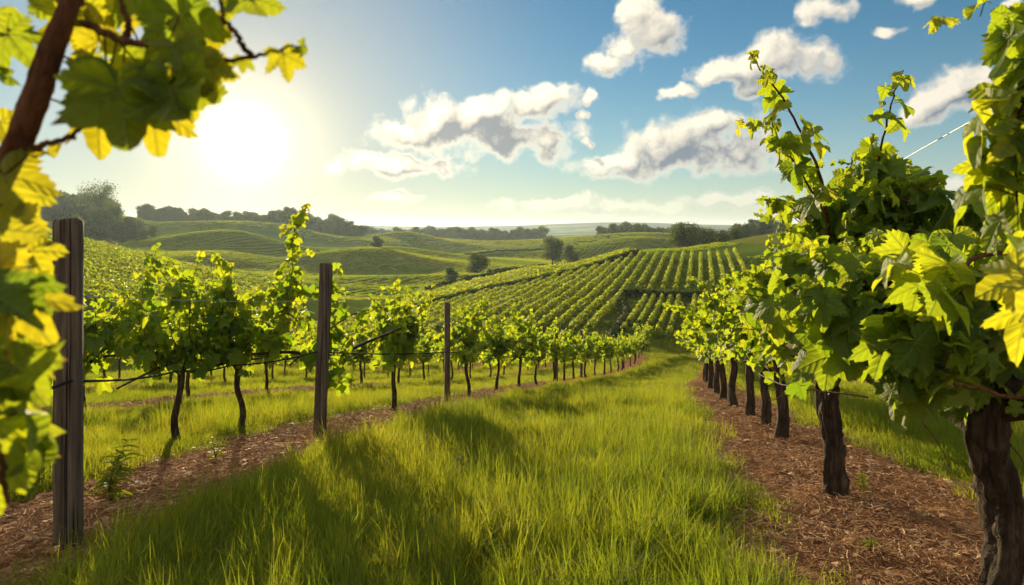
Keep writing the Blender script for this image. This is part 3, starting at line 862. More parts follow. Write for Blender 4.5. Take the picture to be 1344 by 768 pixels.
# left-hand row beside the lane
GL = 'grapevines in the row along the left of the grass lane'
left_spots = [(-3.95, 6.0, 'slim grapevine with bright leaves behind the tallest grey post'),
              (-3.50, 7.15, 'crooked forked grapevine between the tallest post and the leaning middle post, left of two'),
              (-3.20, 8.0, 'dense dark leaved grapevine between the tallest post and the leaning middle post, right of two'),
              (-1.80, 10.3, 'straight grapevine midway between the two slim wooden posts, arms spread level')]
for i, (x, y, lab) in enumerate(left_spots):
    put_vine(near_loose, i, x, y, lab, GL, 1.0)
y = 13.7; k = 0
while y < 57:
    kind = near_loose if y < 19 else far_loose
    n = k + 1
    lab = (f'grapevine with dark trunk, {ORD[n - 1]} beyond the third post of the left row' if n <= 8 else
           'small far grapevine at the distant end of the left row')
    put_vine(kind, k + 4, lx(y) - 2.5 + prg.uniform(-0.12, 0.12), y, lab, GL if n <= 8 else 'far grapevines at the end of the left row', 1.0)
    y += 2.1 + 0.15 * prg.uniform(-1, 1); k += 1
# rows farther left
for ri, (o, ystart, nm) in enumerate(((-7.7, 8.6, 'second'), (-12.9, 10.5, 'third'), (-18.1, 15.0, 'fourth'))):
    y = ystart
    while y < 50:
        put_vine(far_loose, int(prg.integers(0, 9)), lx(y) + o + prg.uniform(-0.15, 0.15), y, f'grapevine in the {nm} row back, seen behind the left row', f'grapevines of the {nm} row left of the lane', 0.98)
        y += 2.25 + prg.uniform(-0.15, 0.15)
# right-hand row beside the lane
GR = 'grapevines in the row along the right of the grass lane'
ys = [7.3, 8.2, 9.5, 11.0]
labs = ['thick double trunked leafy grapevine, second clear trunk from the front of the right row',
        'grapevine with a thin curved dark stem beside the double trunk in the right row',
        'leafy grapevine with straight dark trunk, fourth from the front of the right row',
        'leafy grapevine with dark trunk, fifth from the front of the right row']
for i, (y, lab) in enumerate(zip(ys, labs)):
    put_vine(near_full, i, lx(y) + 2.5 + prg.uniform(-0.06, 0.06), y, lab, GR, (1.02, 0.85, 1.0, 1.0)[i])
y = 12.7; k = 0
while y < 58:
    n = k + 6
    lab = (f'leafy grapevine, {ORD[n - 1]} trunk from the front of the right row' if n <= 11 else 'small far grapevine at the distant end of the right row')
    put_vine(near_full if y < 17 else far_full, k, lx(y) + 2.5 + prg.uniform(-0.1, 0.1), y, lab, GR if n <= 11 else 'far grapevines at the end of the right row', 1.0)
    y += 1.75 + prg.uniform(-0.1, 0.1); k += 1
for o, ystart, nm in ((7.7, 7.0, 'second'), (12.9, 12.0, 'third')):
    y = ystart
    while y < 44:
        put_vine(far_full, int(prg.integers(0, 9)), lx(y) + o + prg.uniform(-0.15, 0.15), y, f'grapevine in the {nm} row right of the lane, glimpsed under the leaves', f'grapevines of the {nm} row right of the lane', 0.85)
        y += 2.3 + prg.uniform(-0.15, 0.15)
for r in ALLK:
    if r.name not in used: drop(r)

# ------------------------------------------------------------------ the big vines nearest the camera
def finish(root, vp, canemat=M_CANE): return vp.build(root, canemat)
def big_vine(label, base, seed, trunk_pts, radii, arm_pts, shoot_list, tufts, leaf=0.16, tm=None, mat=None, canemat=M_CANE, step=0.05, group=GR, zmin=-9.0):
    """a vine in world coordinates round its base: trunk, arms, explicit shoots, and leafy shoots filling ellipsoids (centre, radii, count)"""
    b = np.array(base); root = empty('grapevine', base)
    V, F, A = trunk_mesh([np.array(p) - b for p in trunk_pts], radii, seed, 90, 40, 0.30)
    link('trunk', mesh('trunk', V, F, M_BARK), root)
    for k, (p, rr) in enumerate(arm_pts):
        V, F, A = trunk_mesh([np.array(q) - b for q in p], rr, seed + 7 + k, 26, 9, 0.16)
        link('arm', mesh('arm', V, F, M_BARK), root)
    vp = VineParts(seed, tm or LEAF_HI, leaf, mat or M_LEAF_HI); rg = vp.rg; vp.zmin = zmin
    for sh in shoot_list:
        kw = dict(sh); path = kw.pop('path')
        vp.shoot([np.array(q) - b for q in path], **kw)
    for c, rad, cnt, L in tufts:
        c = np.array(c) - b
        for i in range(cnt):
            u = rand_unit(rg, 1)[0] * rg.random() ** 0.45
            p = c + u * np.array(rad)
            d = u * np.array([0.7, 0.7, 0.5]) + np.array([0, 0, 0.35]) + rand_unit(rg, 1)[0] * 0.5; d /= np.linalg.norm(d)
            l = L * rg.uniform(0.6, 1.2)
            vp.shoot([p - d * l * 0.5, p, p + d * l * 0.4 + np.array([0, 0, -0.05 * l]), p + d * l * 0.75 + np.array([0, 0, -0.2 * l])], 0.005, 0.002, step, lateral=0.25, skip=0.05)
    finish(root, vp, canemat)
    return tag(root, label, 'grapevine', group)

xA, yA = (1098 - 672) / 896 * 4.95, 4.95
zA = g1(xA, yA)
D = 4.5
big_vine('tall grapevine on the right with two shoots reaching high into the sky', (xA, yA, zA), 41,
         [(xA, yA, zA - 0.25), (xA, yA, zA + 0.02), (xA - 0.02, yA, zA + 0.35), (xA - 0.07, yA + 0.02, zA + 0.75), (xA - 0.03, yA, zA + 1.15), (xA + 0.06, yA - 0.05, zA + 1.75), (xA + 0.12, yA - 0.1, zA + 2.15)],
         (0.115, 0.088, 0.074, 0.070, 0.066, 0.045, 0.028),
         [([(xA - 0.03, yA, zA + 0.95), (xA - 0.1, yA + 0.3, zA + 1.05), (xA, yA + 0.9, zA + 1.0)], (0.045, 0.03, 0.02)),
          ([(xA - 0.03, yA, zA + 0.98), (xA + 0.1, yA - 0.4, zA + 1.1), (xA - 0.05, yA - 1.0, zA + 1.15)], (0.045, 0.032, 0.02))],
         [dict(path=[at(1090, 330, 4.7), at(1078, 240, D), at(1055, 180, D), at(1025, 125, D), at(1000, 95, D), at(984, 68, D)], r0=0.013, r1=0.003, step=0.095, leaf=0.19, taper=0.38, skip=0.12, lateral=0.04, young=0.15),
          dict(path=[at(1085, 290, 4.7), at(1048, 220, D), at(1022, 190, D), at(1012, 150, D)], r0=0.008, r1=0.003, step=0.07, leaf=0.15, taper=0.6, lateral=0.2, young=0.1),
          dict(path=[at(1128, 300, 4.7), at(1145, 240, D), at(1158, 185, D), at(1172, 130, D), at(1186, 92, D)], r0=0.012, r1=0.003, step=0.06, leaf=0.19, taper=0.42, skip=0.05, lateral=0.2, young=0.06),
          dict(path=[at(1140, 300, 4.7), at(1185, 262, 4.4), at(1212, 245, 4.3), at(1240, 240, 4.2)], r0=0.007, r1=0.002, step=0.07, leaf=0.13, taper=0.5, lateral=0.15),
          dict(path=[at(1100, 300, 4.7), at(1112, 240, 4.6), at(1120, 200, 4.6)], r0=0.008, r1=0.003, step=0.05, leaf=0.16, lateral=0.4),
          ],
         [((xA - 0.06, yA - 0.2, zA + 1.70), (0.38, 0.45, 0.60), 17, 0.5), ((xA + 0.30, yA - 0.35, zA + 2.0), (0.42, 0.4, 0.42), 16, 0.45), ((xA + 0.75, yA - 0.5, zA + 1.75), (0.45, 0.45, 0.30), 12, 0.45),
          ((xA - 0.12, yA - 0.05, zA + 1.30), (0.42, 0.6, 0.30), 15, 0.45)], leaf=0.165, zmin=1.05)
xB, yB = (1312 - 672) / 896 * 3.05, 3.05
zB = g1(xB, yB)
big_vine('old gnarled grapevine with thick twisted trunk, nearest on the right with big leaves', (xB, yB, zB), 43,
         [(xB - 0.04, yB, zB - 0.25), (xB - 0.03, yB, zB + 0.02), (xB + 0.02, yB, zB + 0.3), (xB + 0.03, yB + 0.02, zB + 0.55), (xB - 0.06, yB, zB + 0.85), (xB + 0.03, yB, zB + 1.1), (xB + 0.1, yB, zB + 1.35)],
         (0.125, 0.096, 0.076, 0.072, 0.082, 0.052, 0.03),
         [([(xB - 0.05, yB, zB + 0.84), (xB - 0.16, yB + 0.35, zB + 0.98), (xB - 0.2, yB + 0.9, zB + 1.0)], (0.055, 0.038, 0.022)),
          ([(xB + 0.0, yB, zB + 0.95), (xB + 0.05, yB - 0.4, zB + 1.1), (xB + 0.08, yB - 0.9, zB + 1.15)], (0.05, 0.036, 0.022))],
         [dict(path=[at(1330, 330, 2.9), at(1290, 335, 2.7), at(1262, 352, 2.6)], r0=0.013, r1=0.008, step=0.2, leaf=0.13, lateral=0.1),
          dict(path=[at(1310, 450, 2.9), at(1250, 400, 2.6), at(1205, 385, 2.4)], r0=0.008, r1=0.004, step=0.06, leaf=0.19, taper=0.9, lateral=0.1, young=0.2),
          dict(path=[at(1310, 470, 2.9), at(1230, 440, 2.7), at(1170, 450, 2.6)], r0=0.008, r1=0.004, step=0.05, leaf=0.17, taper=0.8, lateral=0.2),
          ],
         [((xB - 0.40, yB + 0.15, zB + 1.30), (0.40, 0.5, 0.36), 18, 0.45), ((xB - 0.10, yB + 0.05, zB + 1.42), (0.5, 0.5, 0.30), 15, 0.45), ((xB - 0.52, yB + 0.35, zB + 1.14), (0.28, 0.4, 0.26), 8, 0.4)], leaf=0.175, zmin=1.06)
# the vine just outside the frame on the right, whose leaves hang in at the edge
xC, yC = 1.95, 1.55
zC = g1(xC, yC)
big_vine('close grapevine at the right edge, big blurred leaves hanging from its canes', (xC, yC, zC), 47,
         [(xC, yC, zC - 0.25), (xC, yC, zC + 0.05), (xC + 0.04, yC, zC + 0.5), (xC, yC, zC + 0.9)], (0.12, 0.09, 0.07, 0.07),
         [([(xC, yC, zC + 0.88), (xC - 0.05, yC + 0.4, zC + 1.0), (xC, yC + 0.9, zC + 1.0)], (0.05, 0.035, 0.02))],
         [dict(path=[(xC, yC, zC + 0.9), (xC - 0.2, yC + 0.1, zC + 1.6), at(1430, 60, 1.75), at(1400, 35, 1.7), at(1358, 100, 1.7), at(1336, 180, 1.7), at(1335, 270, 1.7)], r0=0.011, r1=0.003, step=0.026, leaf=0.115, taper=0.9, skip=0.36, lateral=0.25, young=0.12),
          dict(path=[(xC, yC, zC + 0.9), (xC - 0.1, yC + 0.25, zC + 1.5), at(1440, 90, 1.9), at(1390, 90, 1.9), at(1350, 150, 1.9), at(1345, 240, 1.9), at(1350, 300, 1.9)], r0=0.010, r1=0.003, step=0.04, leaf=0.12, taper=0.9, skip=0.42, lateral=0.2, young=0.05),
          dict(path=[(xC, yC, zC + 0.9), at(1460, 380, 1.7), at(1410, 350, 1.5), at(1380, 380, 1.4), at(1368, 440, 1.35)], r0=0.009, r1=0.003, step=0.07, leaf=0.13, taper=0.9, skip=0.4, lateral=0.1, young=0.35),
          dict(path=[(xC, yC, zC + 0.9), (xC - 0.1, yC + 0.2, zC + 1.2), at(1400, 240, 1.7), at(1350, 290, 1.8), at(1300, 330, 2.2)], r0=0.010, r1=0.006, step=0.11, leaf=0.13, skip=0.4, lateral=0.1),
          dict(path=[(xC, yC, zC + 0.9), at(1450, 500, 1.9), at(1344, 522, 2.2), at(1290, 512, 2.3), at(1252, 504, 2.3)], r0=0.010, r1=0.005, step=0.5, leaf=0.08, skip=0.7, lateral=0.0)],
         [], leaf=0.13)

# the vine just outside the frame on the left: its cane and blurred leaves arch across the upper left corner
def corner_vine():
    base = np.array([-1.35, 0.95, 0.0]); base[2] = g1(-1.35, 0.95)
    root = empty('grapevine', tuple(base))
    d = 0.9
    tp = [(base[0], base[1], base[2] - 0.25), tuple(base), (base[0] + 0.03, 0.94, base[2] + 0.6), (base[0] + 0.1, 0.93, base[2] + 0.95)]
    V, F, A = trunk_mesh([np.array(q) - base for q in tp], (0.09, 0.07, 0.055, 0.05), 61, 40, 16)
    link('trunk', mesh('trunk', V, F, M_BARK), root)
    arm = [tp[-1], at(-260, 640, 0.93), at(-140, 420, 0.92), at(-20, 275, d), at(28, 195, d), at(62, 130, d), at(80, 60, d), at(100, -20, d), at(150, -120, 0.93)]
    V, F, A = trunk_mesh([np.array(q) - base for q in arm], (0.045, 0.036, 0.026, 0.022, 0.018, 0.015, 0.0135, 0.012, 0.008), 62, 90, 12, 0.18)
    link('arm', mesh('arm', V, F, M_CANE), root)
    vp = VineParts(63, LEAF_HI, 0.12, M_LEAF_YEL); rg = vp.rg
    def cane(pts, r0, r1):
        Q = catmull([np.array(q) - base for q in pts], 40); Q[1:-1] += rg.normal(size=(38, 3)) * 0.0012
        vp.canes.append(tube(Q, np.linspace(r0, r1, 40), 7))
    cane([at(92, 25, d), at(135, 42, d), at(165, 55, 0.88), at(215, 62, 0.88), at(258, 75, 0.88), at(300, 80, 0.88), at(345, 73, 0.88), at(385, 60, 0.88)], 0.006, 0.002)
    cane([at(165, 55, 0.88), at(168, 30, 0.9), at(160, 0, 0.92), at(175, -60, 0.92)], 0.005, 0.002)
    cane([at(330, 75, 0.88), at(310, 45, 0.86), at(290, 15, 0.86), at(300, -40, 0.86)], 0.004, 0.002)
    cane([at(30, 200, d), at(60, 190, 0.88), at(95, 178, 0.87), at(118, 160, 0.87)], 0.005, 0.002)
    cane([at(-60, 330, d), at(-20, 420, 0.85), at(-10, 520, 0.82), at(0, 600, 0.8), at(10, 660, 0.8)], 0.007, 0.003)
    cane([at(-20, 275, d), at(-60, 120, d), at(-50, 60, d)], 0.006, 0.003)
    CPTS = np.concatenate([c_[0] for c_ in vp.canes] + [catmull([np.array(q) - base for q in arm], 60)])
    # leaves: px, py of the stalk joint, tip px, py, distance, width in px, how far the face turns from the camera, random value
    LV = [(160, 112, 172, 235, 0.88, 150, 0.25, 0.05), (222, 110, 250, 220, 0.86, 125, 0.35, 0.35), (140, 100, 120, 200, 0.93, 120, 0.5, 0.75), (200, 140, 210, 215, 0.93, 110, 0.4, 0.95), (130, 150, 135, 230, 0.95, 100, 0.4, 0.9), (185, 60, 215, 110, 0.95, 110, 0.4, 0.3), (235, 20, 262, 100, 0.9, 120, 0.4, 0.1),
          (195, -20, 205, 85, 0.92, 120, 0.5, 0.2), (330, -5, 352, 60, 0.86, 90, 0.4, 0.35), (300, -25, 305, 45, 0.9, 90, 0.5, 0.5), (372, 72, 380, 122, 0.87, 62, 0.4, 0.75), (395, 62, 415, 96, 0.87, 34, 0.7, 0.3),
          (318, 78, 318, 108, 0.88, 34, 0.5, 0.45), (130, 55, 130, 5, 0.92, 80, 0.6, 0.85), (262, 78, 290, 150, 0.9, 90, 0.45, 0.9), (205, 110, 205, 185, 0.95, 90, 0.4, 1.0), (120, 85, 108, 155, 0.95, 80, 0.5, 0.6),
          (155, 120, 150, 215, 0.97, 110, 0.5, 0.95), (265, 40, 285, 110, 0.95, 90, 0.5, 0.8), (120, 10, 150, -60, 0.93, 90, 0.5, 0.7), (10, 45, 55, 92, 0.9, 85, 0.6, 0.25), (-10, 80, 20, 125, 0.92, 80, 0.5, 0.15),
          (70, 0, 40, -50, 0.95, 90, 0.6, 0.3), (60, 200, 78, 232, 0.9, 48, 0.5, 0.9), (5, 230, 55, 300, 0.86, 120, 0.4, 0.85), (25, 245, 60, 330, 0.95, 90, 0.5, 0.7), (-5, 300, 30, 395, 0.84, 130, 0.35, 0.8),
          (-25, 360, 25, 480, 0.80, 150, 0.3, 0.98), (20, 395, 75, 445, 0.82, 120, 0.4, 0.9), (-30, 390, 40, 400, 0.76, 120, 0.6, 0.1), (5, 450, 20, 545, 0.84, 130, 0.4, 0.85), (-25, 500, 55, 575, 0.80, 150, 0.5, 0.35),
          (30, 540, 75, 590, 0.80, 110, 0.6, 0.2), (-20, 560, 45, 655, 0.80, 150, 0.35, 0.45), (15, 590, 65, 660, 0.84, 110, 0.5, 0.3), (-30, 620, 0, 690, 0.82, 110, 0.4, 0.5), (15, 285, 25, 350, 0.98, 90, 0.4, 0.9),
          (0, 160, 15, 205, 0.95, 70, 0.5, 0.8), (-20, 430, 20, 470, 0.95, 120, 0.5, 0.6), (40, 330, 72, 372, 0.97, 80, 0.5, 0.8), (240, 110, 250, 165, 0.97, 80, 0.5, 0.9), (185, 5, 225, 45, 0.98, 90, 0.5, 0.95), (-15, 20, -30, 90, 0.93, 90, 0.5, 0.4),
          (230, 60, 262, 150, 0.84, 80, 0.4, 0.45), (100, 20, 60, 60, 0.97, 90, 0.5, 0.8), (285, 85, 282, 140, 0.93, 60, 0.5, 0.7), (40, 380, 62, 405, 0.78, 70, 0.6, 0.05), (-10, 385, 60, 420, 0.74, 110, 0.8, 0.0),
          (20, 480, 60, 540, 0.8, 110, 0.5, 0.3), (50, 580, 72, 620, 0.82, 80, 0.5, 0.15), (5, 420, 70, 470, 0.88, 110, 0.4, 0.8), (140, 110, 128, 190, 0.9, 100, 0.45, 0.1),
          (155, 118, 168, 240, 0.83, 150, 0.2, 0.3), (226, 118, 250, 230, 0.83, 135, 0.3, 0.25), (262, 85, 292, 165, 0.86, 85, 0.35, 0.75)]
    for (px, py, tx, ty, dd, w, turn, rv) in LV:
        p = np.array(at(px, py, dd)); q = np.array(at(tx, ty, dd - 0.02)); tip = q - p
        tip = tip / np.linalg.norm(tip) + np.array([0, rg.uniform(-0.25, 0.25), 0])
        face = -p / np.linalg.norm(p)
        nor = face * (1 if rg.random() < 0.7 else -1) + np.array([0, 0, 0.5]) * turn + rand_unit(rg, 1)[0] * turn
        size = 0.88 * w / FPX * dd / 1.38
        q0 = CPTS[np.argmin(((CPTS - (p - base)) ** 2).sum(1))]
        vp.add_leaf(p - base, tip, nor, size, rv, q0)
    finish(root, vp, M_CANE)
    tag(root, 'blurred close grapevine arching over the upper left corner, large yellow green leaves', 'grapevine')
corner_vine()

# tall shoot climbing beside the second post of the left row
def post_vine():
    x, y = -2.25, 8.15; z = g1(x, y); b = np.array([x, y, z])
    root = empty('grapevine', (x, y, z))
    V, F, A = trunk_mesh([(0, 0, -0.2), (0, 0, 0.02), (-0.04, 0, 0.4), (0.03, 0, 0.85)], (0.06, 0.045, 0.036, 0.04), 71, 40, 14)
    link('trunk', mesh('trunk', V, F, M_BARK), root)
    for k, p in enumerate(([(0.03, 0, 0.82), (-0.3, -0.1, 0.98), (-0.75, -0.3, 1.0)], [(0.03, 0, 0.82), (0.25, 0.2, 0.95), (0.8, 0.7, 1.15)])):
        V, F, A = trunk_mesh(p, (0.032, 0.022, 0.012), 73 + k, 24, 9, 0.16); link('arm', mesh('arm', V, F, M_BARK), root)
    vp = VineParts(72, LEAF_MID, 0.15)
    d = 8.0
    vp.shoot([np.array(q) - b for q in (at(350, 470, d), at(378, 400, d), at(383, 350, d), at(385, 310, d), at(395, 285, d), at(404, 266, d))], 0.012, 0.003, 0.055, taper=0.5, lateral=0.25, young=0.2, leaf=0.15)
    vp.shoot([np.array(q) - b for q in (at(400, 430, d), at(350, 390, d), at(310, 395, d), at(290, 350, d), at(285, 335, d))], 0.009, 0.003, 0.06, taper=0.6, lateral=0.3, young=0.1)
    vp.shoot([np.array(q) - b for q in (at(380, 480, d), at(450, 420, d), at(495, 405, d), at(525, 395, d))], 0.010, 0.003, 0.12, taper=0.6, lateral=0.1)
    for i in range(12):
        c = np.array(at(*[(400, 420), (440, 400), (425, 380), (450, 470), (370, 400), (415, 470), (380, 360), (440, 500), (395, 385), (430, 440), (460, 440), (365, 440)][i], d - 0.1)) - b
        dd = rand_unit(vp.rg, 1)[0] * 0.5 + np.array([0, -0.1, 0.3])
        vp.shoot([c - dd * 0.3, c, c + dd * 0.4, c + dd * 0.6 + np.array([0, 0, -0.12])], 0.005, 0.002, 0.05, lateral=0.3)
    finish(root, vp)
    tag(root, 'grapevine climbing the leaning middle post with one tall shoot above it', 'grapevine', GL)
post_vine()

# ------------------------------------------------------------------ posts and wires
def post(label, px, d, top_py, base_py, w, tilt=0.0, seed=0, x=None):
    xx = (px - 672) / FPX * d if x is None else x
    z = g1(xx, d); top = (HZ - top_py) / FPX * d
    n, s = 60, 24
    a = np.linspace(0, 2 * np.pi, s, endpoint=False)
    sq = 1 / (np.abs(np.cos(a)) ** 5 + np.abs(np.sin(a)) ** 5) ** (1 / 5)
    H = top - z
    zs = np.concatenate([np.linspace(-0.35, H - 0.012, n), [H, H]])
    rr = np.concatenate([np.ones(n), [0.93, 0.02]]) * w / 2
    Z, A_ = np.meshgrid(zs, a, indexing='ij')
    rad = rr[:, None] * sq[None] * (1 + 0.10 * (vnoise(A_ * 2.2 + seed * 9, Z * 1.1, seed) - 0.5) + 0.07 * (vnoise(A_ * 9, Z * 0.7, seed + 3) - 0.5) + 0.04 * (vnoise(A_ * 3, Z * 9, seed + 8) - 0.5))
    crk = np.exp(-((A_ - 4.6 - 0.15 * np.sin(Z * 3 + seed)) / 0.10) ** 2) * 0.10
    rad = rad * (1 - crk)
    X = rad * np.cos(A_) + tilt * np.maximum(Z, 0) / max(H, 0.1); Y = rad * np.sin(A_)
    topz = np.where(Z >= H - 0.013, 0.016 * np.cos(A_ + seed) * (rad / (w / 2)), 0)
    V = np.stack([X, Y, Z + topz], -1).reshape(-1, 3)
    m = len(zs)
    i, j = np.meshgrid(np.arange(m - 1), np.arange(s), indexing='ij'); j2 = (j + 1) % s
    F = np.stack([i * s + j, i * s + j2, (i + 1) * s + j2, (i + 1) * s + j], -1).reshape(-1, 4)
    o = link('wooden_post', mesh('wooden_post', V, F, M_POST)); o.location = (xx, d, z); o.rotation_euler = (0, 0, 0.3)
    tag(o, label, 'post', 'weathered wooden posts of the left row')
    return Vector((xx, d, z))
post('tall square grey post nearest the camera, cracked weathered wood', 90, 3.87, 290, 730, 0.135, 0.0, 1)
post('stout weathered post leaning slightly, second along the left row', 419, 7.5, 347, 575, 0.135, 0.075, 2)
post('slim upright grey post, third along the left row', 587, 12.3, 397, 530, 0.10, 0.0, 3)
post('thin dark post among the leaves, fourth along the left row', 730, 22.0, 432, 503, 0.10, 0.0, 4)
post('tiny thin post near the far end of the left row', 763, 28.5, 434, 495, 0.10, 0.0, 5)

def wire(label, pts, r=0.003, mat=None, name='trellis_wire', sag=0.0, cat='wire', group='trellis wires'):
    P = [np.array(p, float) for p in pts]
    Q = []
    for a, b in zip(P[:-1], P[1:]):
        for f in np.linspace(0, 1, 10, endpoint=False):
            q = a * (1 - f) + b * f; q[2] -= sag * 4 * f * (1 - f); Q.append(q)
    Q.append(P[-1]); Q = np.array(Q); o0 = Q[0].copy()
    V, F, A = tube(Q - o0, r, 6)
    o = link(name, mesh(name, V, F, mat or M_WIRE)); o.location = tuple(o0)
    tag(o, label, cat, group)
def rowline(o, ys, h): return [(lx(y) + o, y, g1(lx(y) + o, y) + h) for y in ys]
wire('dark drip hose strung along the left row at waist height', [at(-60, 530, 3.0), at(92, 500, 3.8), at(232, 487, 6.9), at(300, 480, 7.6), at(416, 462, 7.45), at(587, 462, 12.25)] + rowline(-2.5, (22, 30, 40, 50), 0.85), 0.009, M_HOSE, 'drip_hose', 0.03, 'hose', None)
wire('thin trellis wire high along the left row from post to post', [at(-60, 420, 3.0), at(92, 388, 3.8), at(420, 395, 7.45), at(587, 425, 12.25)] + rowline(-2.5, (22, 30, 40, 50), 1.35), 0.0025, sag=0.02)
wire('pale wire with twisted tendrils under the right row canopy', [at(1345, 520, 2.9), at(1250, 512, 3.3), at(1115, 488, 4.9), at(1060, 502, 6.0), at(1010, 497, 7.2)] + rowline(2.5, (9.5, 14, 20, 30, 40, 52), 0.85), 0.006, M_OLDCANE, sag=0.05)
wire('thin steel wire slanting against the sky at upper right', [at(1420, 75, 2.6), at(1282, 155, 3.6), at(1205, 198, 4.6), at(1100, 260, 7.0)] + rowline(2.5, (9.5, 14, 22, 36, 52), 1.75), 0.003)

# ------------------------------------------------------------------ small weeds on the mulch
def weed(label, px, d, h, seed):
    p = hit(px, d); rg = np.random.default_rng(seed)
    root = empty('weed', tuple(p))
    vp = VineParts(seed, LEAF_MID, 0.05)
    stems = []
    pos, tip, nor, size, rnd = [], [], [], [], []
    for s_ in range(3):
        a = rg.uniform(0, 6.28); out = np.array([math.cos(a), math.sin(a), 0]) * rg.uniform(0.15, 0.4)
        Q = np.array([[0, 0, -0.03]] + [list(out * h * f * f * 0.8 + np.array([0, 0, h * f * (1 - 0.15 * s_)])) for f in (0.3, 0.65, 1.0)])
        stems.append(tube(catmull(Q, 12), np.linspace(0.005, 0.002, 12), 5))
        C_ = catmull(Q, 12)
        for k in range(2, 12):
            for sg in (-1, 1):
                b = a + sg * 1.4 + k * 2.4 + rg.uniform(-0.3, 0.3); o = np.array([math.cos(b), math.sin(b), 0.45])
                pos.append(C_[k]); tip.append(o + np.array([0, 0, -0.1])); nor.append(np.array([-o[0] * 0.5, -o[1] * 0.5, 1.0])); size.append(h * rg.uniform(0.25, 0.42) * (1 - 0.04 * k)); rnd.append(rg.uniform(0.35, 1.0))
    V, F, A = cat_meshes(stems); link('stem', mesh('stem', V, F, M_GREENCANE), root)
    T = []
    for s_ in range(3):                      # narrow pointed leaves
        u = np.linspace(0, 1, 7); w = 0.16 * np.sin(np.pi * np.clip(u * 0.94 + 0.06, 0, 1)) ** 0.8
        V = np.stack([np.stack([u, -w, -0.28 * u ** 2 + 0.05], -1), np.stack([u, 0 * u, -0.28 * u ** 2], -1), np.stack([u, w, -0.28 * u ** 2 + 0.05], -1)], 0).reshape(-1, 3)
        i, j = np.meshgrid(np.arange(2), np.arange(6), indexing='ij'); T.append((V, np.stack([i * 7 + j, i * 7 + j + 1, (i + 1) * 7 + j + 1, (i + 1) * 7 + j], -1).reshape(-1, 4)))
    V, F, A = place_leaves(T, pos, tip, nor, size, rnd, rg)
    link('leaves', mesh('leaves', V, F, M_LEAF, {'lp': ('FLOAT_VECTOR', A['lp'])}), root)
    tag(root, label, 'weed', 'weeds on the mulch')
weed('bright green weed on the mulch between the two nearest left posts', 282, 6.3, 0.24, 81)
weed('leggy weed growing beside the foot of the tallest grey post', 142, 4.9, 0.46, 82)
weed('small green weed on the mulch beside the first whole right trunk', 1134, 5.05, 0.20, 83)
weed('low weed tuft in the front of the right mulch strip', 1140, 3.75, 0.17, 84)
weed('tiny weed at the foot of the leaning middle post', 452, 7.2, 0.14, 85)

# ------------------------------------------------------------------ grass and straw
def tuft_mesh(seed, blades, rad, h, wid, mat, name, lean=0.5, dry=0.04):
    rg = np.random.default_rng(seed); parts = []
    K = 5
    for i in range(blades):
        r = rad * math.sqrt(rg.random()); a = rg.uniform(0, 6.283)
        base = np.array([r * math.cos(a), r * math.sin(a), -0.03])
        b = rg.uniform(0, 6.283); d = np.array([math.cos(b), math.sin(b), 0]) * lean * rg.uniform(0.1, 1.3) + np.array([base[0], base[1], 0]) / max(rad, 1e-4) * 0.25 * lean
        hh = h * rg.uniform(0.45, 1.15); t = np.linspace(0, 1, K)
        C_ = base + t[:, None] ** 2 * d * hh + np.stack([0 * t, 0 * t, hh * (t - 0.22 * np.hypot(d[0], d[1]) * t ** 2)], -1)
        sv = np.cross(np.array([0, 0, 1.0]), d + 1e-6); sv /= np.linalg.norm(sv) + 1e-9
        tw = rg.uniform(-0.9, 0.9); sv = sv * math.cos(tw) + d / (np.linalg.norm(d) + 1e-9) * math.sin(tw)
        w = wid * rg.uniform(0.6, 1.3) * np.array([0.7, 1.0, 0.9, 0.6, 0.08])[:, None] / 2
        V = np.stack([C_ - sv * w, C_ + sv * w], 1).reshape(-1, 3)
        F = np.array([(2 * k, 2 * k + 1, 2 * k + 3, 2 * k + 2) for k in range(K - 1)])
        lp = np.zeros((len(V), 3)); lp[:, 2] = 1.0 if rg.random() < dry * 0.6 else rg.uniform(0, 0.85)
        parts.append((V, F, {'lp': lp}))
    V, F, A = cat_meshes(parts)
    return bpy.data.objects.new(name, mesh(name, V, F, mat, {'lp': ('FLOAT_VECTOR', A['lp'])}))
def straw_mesh(seed, n, rad, name):
    rg = np.random.default_rng(seed); parts = []
    for i in range(n):
        c = np.array([rg.uniform(-rad, rad), rg.uniform(-rad, rad), rg.uniform(0.0, 0.018)])
        a = rg.uniform(0, 6.283); L = rg.uniform(0.02, 0.085) * (2.2 if rg.random() < 0.08 else 1); d = np.array([math.cos(a), math.sin(a), rg.uniform(-0.15, 0.35)])
        bend = rand_unit(rg, 1)[0] * 0.25 * L
        P = np.array([c - d * L / 2, c + bend * 0.5, c + d * L / 2])
        V, F, A = tube(P, rg.uniform(0.0009, 0.0026), 3); A['lp'][:, 2] = rg.random() ** 1.3
        parts.append((V, F, A))
    for i in range(1):                       # a curled fallen leaf
        p = np.array([[rg.uniform(-rad, rad), rg.uniform(-rad, rad), 0.022]])
        V, F, A = place_leaves(LEAF_LOW, p, rand_unit(rg, 1) * [[1, 1, 0.1]], np.array([[rg.normal() * .3, rg.normal() * .3, 1.0]]), [rg.uniform(0.025, 0.045)], [rg.uniform(0.0, 0.45)], rg)
        parts.append((V, F, A))
    V, F, A = cat_meshes(parts)
    return bpy.data.objects.new(name, mesh(name, V, F, M_STRAW, {'lp': ('FLOAT_VECTOR', A['lp'])}))
